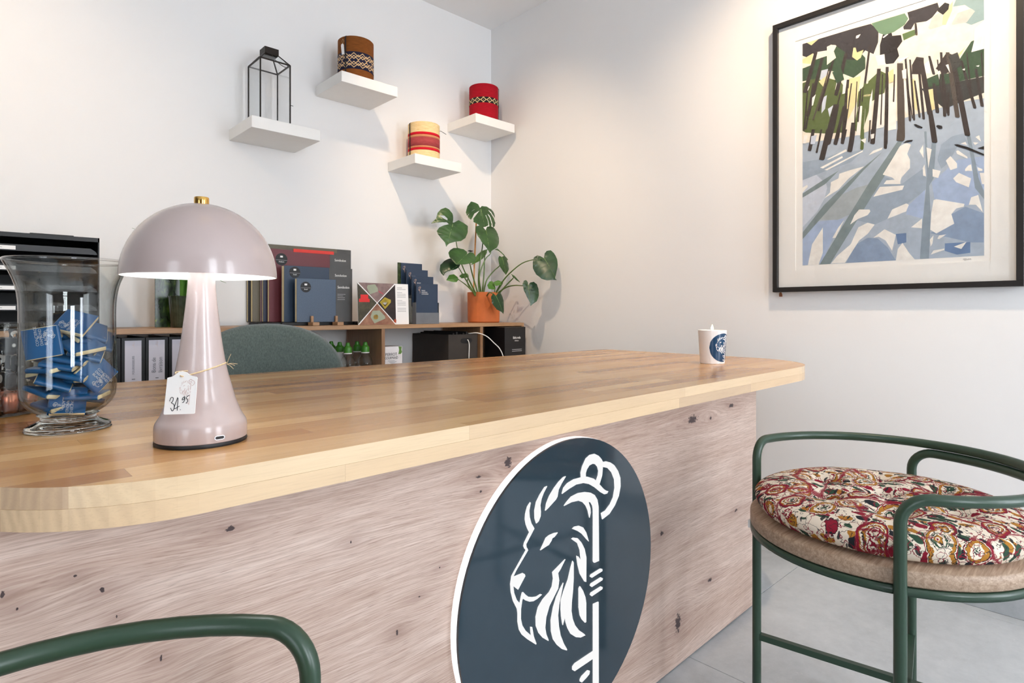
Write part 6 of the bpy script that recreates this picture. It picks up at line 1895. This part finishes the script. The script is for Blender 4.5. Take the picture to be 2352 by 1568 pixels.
# ------------------------------------------------------------------ leaflet holder
ACR = thin_glass('clear acrylic', (236, 238, 238), (180, 184, 186))
GREYACR = mat('smoked acrylic pocket', (112, 116, 122), 0.25, var=0.05)
lh = thing('leaflet_holder', 'clear acrylic four step holder of dark blue leaflets', 'leaflet holder', (1.71, 2.49, FZ))
LEAFLET = mat('dark blue leaflet', (40, 58, 82), 0.4, var=0.05)
BAGE = mat('beige emblem print', (196, 164, 146), 0.5)
tiers = [(2.550, 1.6388, 1.7756, 1.1988, 1.06), (2.5035, 1.6420, 1.7790, 1.1637, 1.02), (2.4617, 1.6450, 1.7830, 1.1286, 0.98), (2.4280, 1.6477, 1.7860, 1.0910, 0.944)]
for k, (y, x0, x1, z1, z0) in enumerate(tiers):
    lf = thing('leaflet', 'dark blue leaflet in the acrylic holder, ' + ['back and highest step', 'second step from the back', 'third step from the back', 'lowest front step'][k], 'leaflet', ((x0 + x1) / 2, y, z0), 'dark blue leaflets in the holder')
    obj('sheets', box((x0 + 0.004, y + 0.001, z0), (x1 - 0.006, y + 0.009, z1), 0.0006, 1), LEAFLET, lf)
    eb = newbm()
    for poly in LOGO:
        if len(poly) > 6:
            add_prism(eb, [(x0 + 0.022 + u * 0.014, z1 - 0.030 + v * 0.019) for u, v in poly], lambda u, v, h: Vector((u, y + 0.001 - h, v)), 0.0001, 0.0004)
    obj('printed_emblem', eb, BAGE, lf, 'beige lion emblem', smooth=False)
    for i, w in enumerate(('BLACK', 'DIAMOND', 'CONCIERGE')):
        text('lettering', w, 0.0072, PAPER, lf, (x0 + 0.034, y + 0.0006, z1 - 0.034 - i * 0.0085), (1, 0, 0), (0, 0, 1), 'LEFT')
    if k == 0:
        obj('green_spine', box((x0 - 0.012, y + 0.004, z0 + 0.02), (x0 + 0.0038, y + 0.0095, z1 + 0.001)), photo_mat('leafy spine print', (20, 34, 16), (74, 92, 44), 60), lf, 'green printed edge behind')
    pk = newbm()
    x0 -= 0.0145 if k == 0 else 0.0
    zt = [1.045, 1.012, 0.985, 0.9480][k]
    add_box(pk, (x0, y - 0.002, FZ + 0.001), (x1, y - 0.0005, max(zt, FZ + 0.02)))
    for xx in (x0, x1 - 0.0016):
        add_box(pk, (xx, y - 0.0005, FZ + 0.001), (xx + 0.0016, y + 0.030, zt + 0.05))
    obj('pocket', pk, ACR if k < 3 else GREYACR, lh, smooth=False)
obj('back_plate', box((1.6380, 2.5610, FZ + 0.001), (1.7880, 2.5630, 1.150)), ACR, lh, smooth=False)
obj('foot_plate', box((1.6380, 2.4265, FZ + 0.0004), (1.7880, 2.5630, FZ + 0.0010)), ACR, lh, smooth=False)

# ------------------------------------------------------------------ monstera in terracotta pot
PX, PYC = 2.213, 2.580
mo = thing('potted_monstera', 'young monstera plant in an orange terracotta pot on the sideboard', 'plant', (PX, PYC, FZ))
obj('pot', lathe([(0.0, 0.0005), (0.085, 0.0005), (0.0905, 0.006), (0.0932, 0.166), (0.0925, 0.1715), (0.088, 0.1715), (0.0865, 0.150), (0.0, 0.150)], (PX, PYC, FZ), 64), TERRACOTTA, mo)
obj('soil', lathe([(0.0, 0.158), (0.05, 0.156), (0.0862, 0.152)], (PX, PYC, FZ), 32), SOIL, mo)
obj('support_cane', tube(STAKE, 0.0042, 10), BAMBOO, mo)
obj('plant_clip', tube(catmull([(2.110, 2.594, 1.294), (2.124, 2.590, 1.297), (2.134, 2.594, 1.293), (2.128, 2.606, 1.295), (2.142, 2.592, 1.296)], 5), 0.0028, 6), BLACK, mo)
obj('pot_shard', lathe([(0.0, 0.0), (0.020, 0.0), (0.018, 0.014), (0.0, 0.018)], (2.235, 2.60, FZ + 0.158), 14), TERRACOTTA, mo)
for pth in PETIOLES:
    pts = [Vector(p) for p in pth]
    pts[0].z = FZ + 0.150
    pts[0].x = PX + (pts[0].x - PX) * 0.8
    cm = catmull(pts, 6)
    n = len(cm)
    obj('leaf_stalk', tube(cm, [0.0046 - 0.0026 * i / (n - 1) for i in range(n)], 8), STEMG, mo)
for i, (o, xa, ya, na, poly, hole) in enumerate(LEAVES):
    o, xa, ya, na = Vector(o), Vector(xa), Vector(ya), Vector(na)
    tris = tessellate_polygon([[Vector((p[0], p[1], 0)) for p in l] for l in ([poly] + ([hole] if hole else []))])
    flatp = poly + (hole or [])
    bm = newbm()
    vv = [bm.verts.new((p[0], p[1], 0)) for p in flatp]
    for t in tris:
        try:
            bm.faces.new([vv[k] for k in t])
        except ValueError:
            pass
    for _ in range(2):
        bmesh.ops.subdivide_edges(bm, edges=[e for e in bm.edges if e.calc_length() > 0.016], cuts=1)
        bmesh.ops.triangulate(bm, faces=bm.faces)
    ln = max(p[1] for p in poly)
    wd = max(abs(p[0]) for p in poly) + 1e-4
    bmesh.ops.recalc_face_normals(bm, faces=bm.faces)
    for v in bm.verts:
        u, w = v.co.x, v.co.y
        hgt = 0.18 * abs(u) * (1 - 0.35 * abs(u) / wd) - 0.9 * u * u / (wd + 0.02) * 0.35 - 0.28 * (max(w, 0) / max(ln, 0.02)) ** 2 * ln * 0.35
        hgt += 0.0012 * math.sin(w * 260 + abs(u) * 160)
        v.co = o + xa * u + ya * w + na * hgt
    g2 = bmesh.ops.solidify(bm, geom=bm.faces[:], thickness=0.0006)
    m = LEAF2 if i in (5, 10, 11, 12, 13) else (LEAF3 if i in (4, 7, 8, 9) else LEAF)
    lf = obj('leaf', bm, m, mo, sharp=1.0)
    if ln > 0.03:
        mid = []
        for k in range(9):
            w = ln * 0.94 * k / 8
            mid.append(o + ya * w + na * (0.0010 - 0.28 * (w / ln) ** 2 * ln * 0.35 + 0.0002))
        obj('midrib', tube(mid, [0.0013 - 0.001 * k / 8 for k in range(9)], 6), RIB, lf)

# ------------------------------------------------------------------ inside the sideboard
BW = 0.0715
binder_txt = [(0.355, None, ''), (0.4284, 'FOURNISSEURS', 'second'), (0.5010, 'Bons de\nlivraison', ''), (0.5750, 'CAISSE', '')]
BLABEL = mat('pale lilac label paper', (206, 202, 212), 0.7, var=0.01)
for i, (x, word, _) in enumerate(binder_txt):
    lab = ['black ring binder with plain spine, leftmost in the sideboard', 'black ring binder labelled FOURNISSEURS in the sideboard', 'black ring binder labelled Bons de livraison in the sideboard', 'black ring binder labelled CAISSE, half behind the lamp'][i]
    b = thing('ring_binder', lab, 'binder', (x + BW / 2, 2.56, SHZ), 'black ring binders in the sideboard')
    bm = newbm()
    add_box(bm, (x, 2.422, SHZ + 0.0004), (x + BW, 2.4255, 0.8610), 0.001, 1)
    add_box(bm, (x, 2.4256, SHZ + 0.0004), (x + 0.0025, 2.705, 0.8610))
    add_box(bm, (x + BW - 0.0025, 2.4256, SHZ + 0.0004), (x + BW, 2.705, 0.8610))
    obj('cover', bm, BLACK, b)
    obj('papers', box((x + 0.008, 2.44, SHZ + 0.006), (x + BW - 0.02, 2.69, 0.842)), PAPER, b)
    if word:
        l = obj('spine_label', box((x + 0.010, 2.4210, 0.700), (x + BW - 0.0112, 2.4218, 0.8510)), BLABEL, b, 'pale spine label')
        xc = x + BW / 2
        if '\n' in word:
            for k, w in enumerate(word.split('\n')):
                text('lettering', w, 0.0185, GREYINK, l, (xc - 0.010 + k * 0.021, 2.4206, 0.762), (0, 0, 1), (-1, 0, 0), 'CENTER', sx=0.9)
        else:
            text('lettering', word, 0.0095 if i == 1 else 0.016, GREYINK, l, (xc, 2.4206, 0.765), (0, 0, 1), (-1, 0, 0), 'CENTER')
        obj('small_print', box((xc - 0.005, 2.4204, 0.7145), (xc + 0.005, 2.4209, 0.7175)), GREYINK, l)
        eb = newbm()
        for poly in LOGO:
            if len(poly) > 6:
                add_prism(eb, [(xc + u * 0.008, 0.836 + v * 0.011) for u, v in poly], lambda u, v, h: Vector((u, 2.4210 - h, v)), 0.0001, 0.0003)
        obj('printed_emblem', eb, PINKINK, l, 'faint copper lion emblem', smooth=False)

BGLASS = thin_glass('clear bottle plastic', (252, 253, 252), (196, 202, 198))
GCAP = mat('green plastic cap', (66, 132, 40), 0.4)
for i, (x, y, lab) in enumerate(((1.300, 2.455, 'clear bottle with green pointed cap, front left beside the green chair'), (1.3875, 2.455, 'clear bottle with green pointed cap, front right beside the oak divider'), (1.304, 2.540, 'clear bottle with green cap in the middle of the left row'), (1.305, 2.625, 'clear bottle with green cap at the back of the left row'), (1.393, 2.540, 'clear bottle with green cap behind the front right one'))):
    b = thing('syrup_bottle', lab, 'bottle', (x, y, SHZ), 'green capped bottles in the sideboard')
    c = (x, y, SHZ)
    obj('body', lathe(smooth_prof([(0.0, 0.0005), (0.033, 0.0005), (0.0365, 0.005), (0.0368, 0.06), (0.0368, 0.150), (0.0345, 0.165), (0.0350, 0.172), (0.0335, 0.180), (0.0280, 0.198), (0.0180, 0.212), (0.0150, 0.2225)], 4) + [(0.0, 0.2225)], c, 36), BGLASS, b)
    obj('syrup', lathe([(0.0, 0.003), (0.0355, 0.004), (0.0358, 0.140), (0.0, 0.140)], c, 30), thin_glass('clear syrup', (248, 248, 244), (222, 222, 214), 0.3), b)
    obj('label', lathe([(0.0371, 0.055), (0.0375, 0.055), (0.0375, 0.152), (0.0371, 0.152)], c, 36, close=True), PAPER, b, 'white wrap label')
    obj('collar', lathe([(0.0150, 0.221), (0.0185, 0.221), (0.0185, 0.2255), (0.0150, 0.2255)], c, 28, close=True), PAPER, b)
    obj('cap', lathe([(0.0, 0.2258), (0.0188, 0.2258), (0.0190, 0.2460), (0.0175, 0.2500), (0.0110, 0.2560), (0.0085, 0.2690), (0.0060, 0.2712), (0.0, 0.2715)], c, 28), GCAP, b, 'green pointed cap')

pg = thing('carton', 'white sweet carton printed PIERROT GOURMAND standing in the sideboard', 'box', (1.5306, 2.49, SHZ))
obj('box', box((1.4835, 2.440, SHZ + 0.0004), (1.5779, 2.540, 0.7880), 0.0012, 1), mat('white carton', (236, 232, 234), 0.5), pg)
CBLK = mat('carton print black', (34, 32, 40), 0.5)
text('lettering', 'PIERROT', 0.0200, CBLK, pg, (1.5160, 2.4397, 0.7500), (1, 0, 0), (0, 0, 1), sx=0.82)
text('lettering', 'GOURMAND', 0.0180, CBLK, pg, (1.5180, 2.4397, 0.7335), (1, 0, 0), (0, 0, 1), sx=0.68)
for i, (a, b, z) in enumerate(((1.498, 1.535, 0.7200), (1.505, 1.545, 0.7140), (1.512, 1.538, 0.7090))):
    obj('small_print', box((a, 2.4393, z), (b, 2.4399, z + 0.0015)), GREYINK, pg)
cfn = frame_fn((0, 2.4400, 0), (1, 0, 0), (0, 0, 1), (0, -1, 0))
obj('green_leaf_print', prism([(1.5560, 0.7500), (1.5700, 0.7510), (1.5765, 0.7600), (1.5720, 0.7700), (1.5750, 0.7860), (1.5560, 0.7870), (1.5600, 0.7720), (1.5580, 0.7600)], cfn, 0.0, 0.0005), mat('green print', (96, 134, 60), 0.5), pg)
obj('red_print', prism([(1.4960, 0.682), (1.5120, 0.680), (1.5130, 0.692), (1.4950, 0.694)], cfn, 0.0, 0.0005), mat('red print', (176, 74, 48), 0.5), pg)
obj('blue_print', prism([(1.5600, 0.660), (1.5760, 0.660), (1.5740, 0.700), (1.5690, 0.707)], cfn, 0.0, 0.0005), mat('navy cone print', (44, 42, 92), 0.5), pg)
obj('green_dash_print', prism([(1.5420, 0.668), (1.5480, 0.672), (1.5440, 0.684), (1.5380, 0.680)], cfn, 0.0, 0.0005), mat('green dash print', (104, 150, 64), 0.5), pg)

sbx = thing('storage_box', 'large black cardboard storage box with hand hole in the sideboard', 'box', (1.935, 2.58, SHZ))
bm = newbm()
bx0, bx1, by0, by1, bz1 = 1.8400, 2.0320, 2.4200, 2.7400, 0.8355
for lo, hi in (((bx0, by0, SHZ + 0.0004), (bx1, by0 + 0.003, bz1)), ((bx0, by1 - 0.003, SHZ + 0.0004), (bx1, by1, bz1)), ((bx0, by0 + 0.003, SHZ + 0.0004), (bx0 + 0.003, by1 - 0.003, bz1)), ((bx1 - 0.003, by0 + 0.003, SHZ + 0.0004), (bx1, by1 - 0.003, bz1)), ((bx0, by0, SHZ + 0.0004), (bx1, by1, SHZ + 0.003))):
    add_box(bm, lo, hi)
obj('box', bm, mat('charcoal cardboard', (58, 52, 48), 0.8, var=0.06), sbx, smooth=False)
obj('hand_hole', prism(stadium(0.074, 0.026), frame_fn((1.957, by0, 0.802), (1, 0, 0), (0, 0, 1), (0, -1, 0)), 0.0, 0.0006), BLACK, sbx, 'dark oval hand hole')
cf = newbm()
for k in range(7):
    x = 1.86 + 0.022 * k
    add_box(cf, (x, 2.44, bz1 - 0.06), (x + 0.012, 2.73, bz1 + 0.001 + 0.006 * ((k * 7) % 3)), 0.001, 1)
obj('contents', cf, BLACK_CARD, sbx)
WCABLE = mat('white cable', (240, 238, 234), 0.45)
bm = tube(catmull([(1.9600, 2.4165, 0.806), (1.9620, 2.4120, 0.803), (1.9660, 2.4080, 0.780), (1.9640, 2.4080, 0.720), (1.9620, 2.4080, 0.62)], 8), 0.0026, 8)
add_tube(bm, catmull([(1.9780, 2.4300, 0.8390), (1.9820, 2.4150, 0.8400), (2.0000, 2.3800, 0.8420), (2.0350, 2.3500, 0.8250), (2.0650, 2.3250, 0.7900), (2.0950, 2.3100, 0.7550), (2.1100, 2.3000, 0.700), (2.1050, 2.3000, 0.600)], 8), 0.0026, 8)
single('power_cable', bm, WCABLE, 'thin white cable hanging out of the black storage box', 'cable')
bh = thing('black_carton', 'glossy black carton with white lettering at the right end of the sideboard', 'box', (2.224, 2.42, SHZ))
obj('box', box((2.1470, 2.3300, SHZ + 0.0004), (2.3020, 2.4950, 0.8700), 0.0012, 1), mat('black glossy card', (24, 22, 24), 0.35), bh)
text('lettering', 'Bahia mala', 0.0185, PAPER, bh, (2.2350, 2.3297, 0.8125), (1, 0, 0), (0, 0, 1), sx=0.72)
text('lettering', '- Éditions -', 0.0085, PAPER, bh, (2.2350, 2.3297, 0.7960), (1, 0, 0), (0, 0, 1))
for z in (0.7480, 0.7390):
    obj('small_print', box((2.2000, 2.3293, z), (2.2720, 2.3299, z + 0.0022)), GREYPAPER, bh)
# shelf end for the protruding carton to stand on
obj('pull_out_board', box((2.0600, 2.3200, SHZ - 0.0175), (2.3390, 2.4035, SHZ - 0.0002), 0.0008, 1), OAKM, sb)

# ------------------------------------------------------------------ green chair behind the bar
chr_ = thing('desk_chair', 'sage green felt shell chair behind the bar, only its rounded back in view', 'chair', (0.752, 1.86, 0))
bm = newbm()
CXC, CYC, CZC = 0.752, 2.0, 0.690
rings = []
for side in (0, 1):
    grid = []
    for i in range(13):
        t = i / 12
        ring = []
        for k in range(48):
            a = 2 * PI * k / 48
            ca, sa = math.cos(a), math.sin(a)
            e = 2 / 2.35
            x = 0.262 * t * math.copysign(abs(ca) ** e, ca)
            z = 0.2225 * t * math.copysign(abs(sa) ** e, sa)
            th = 0.018 * (max(0.0, 1 - t ** 6)) ** 0.5
            y = -0.9 * x * x - 0.10 * z
            ring.append(bm.verts.new((CXC + x, CYC + y + (th if side else -th), CZC + z)))
        grid.append(ring)
    for i in range(12):
        for k in range(48):
            q = (grid[i][k], grid[i][(k + 1) % 48], grid[i + 1][(k + 1) % 48], grid[i + 1][k])
            try:
                bm.faces.new(q if side else q[::-1])
            except ValueError:
                pass
bmesh.ops.remove_doubles(bm, verts=bm.verts, dist=0.0002)
bmesh.ops.recalc_face_normals(bm, faces=bm.faces)
obj('backrest', bm, CHAIR_FABRIC, chr_, sharp=2.5)
obj('seat', box((0.512, 1.545, 0.43), (0.992, 2.00, 0.50), 0.028, 4), CHAIR_FABRIC, chr_)
obj('back_bracket', tube(catmull([(0.752, 1.80, 0.425), (0.752, 2.03, 0.43), (0.752, 2.055, 0.52), (0.752, 2.035, 0.62)], 6), 0.012, 10), BLACK, chr_)
obj('column', lathe([(0.0, 0.06), (0.025, 0.06), (0.025, 0.25), (0.016, 0.26), (0.016, 0.4295), (0.0, 0.4295)], (0.752, 1.78, 0), 24), BLACK, chr_)
for k in range(5):
    a = 2 * PI * k / 5 + 0.3
    q = lambda r, z: (0.752 + r * math.cos(a), 1.78 + r * math.sin(a), z)
    lg = obj('base_leg', tube([q(0.02, 0.10), q(0.16, 0.085), q(0.27, 0.064)], [0.018, 0.015, 0.012], 8), BLACK, chr_)
    cb2 = lathe([(0.0, -0.012), (0.024, -0.012), (0.026, 0.0), (0.024, 0.012), (0.0, 0.012)], (0, 0, 0), 20)
    bmesh.ops.transform(cb2, matrix=Matrix.Translation(Vector(q(0.275, 0.0265))) @ Matrix.Rotation(a + PI / 2, 4, 'Z') @ Matrix.Rotation(PI / 2, 4, 'X'), verts=cb2.verts)
    obj('caster', cb2, BLACK, lg)
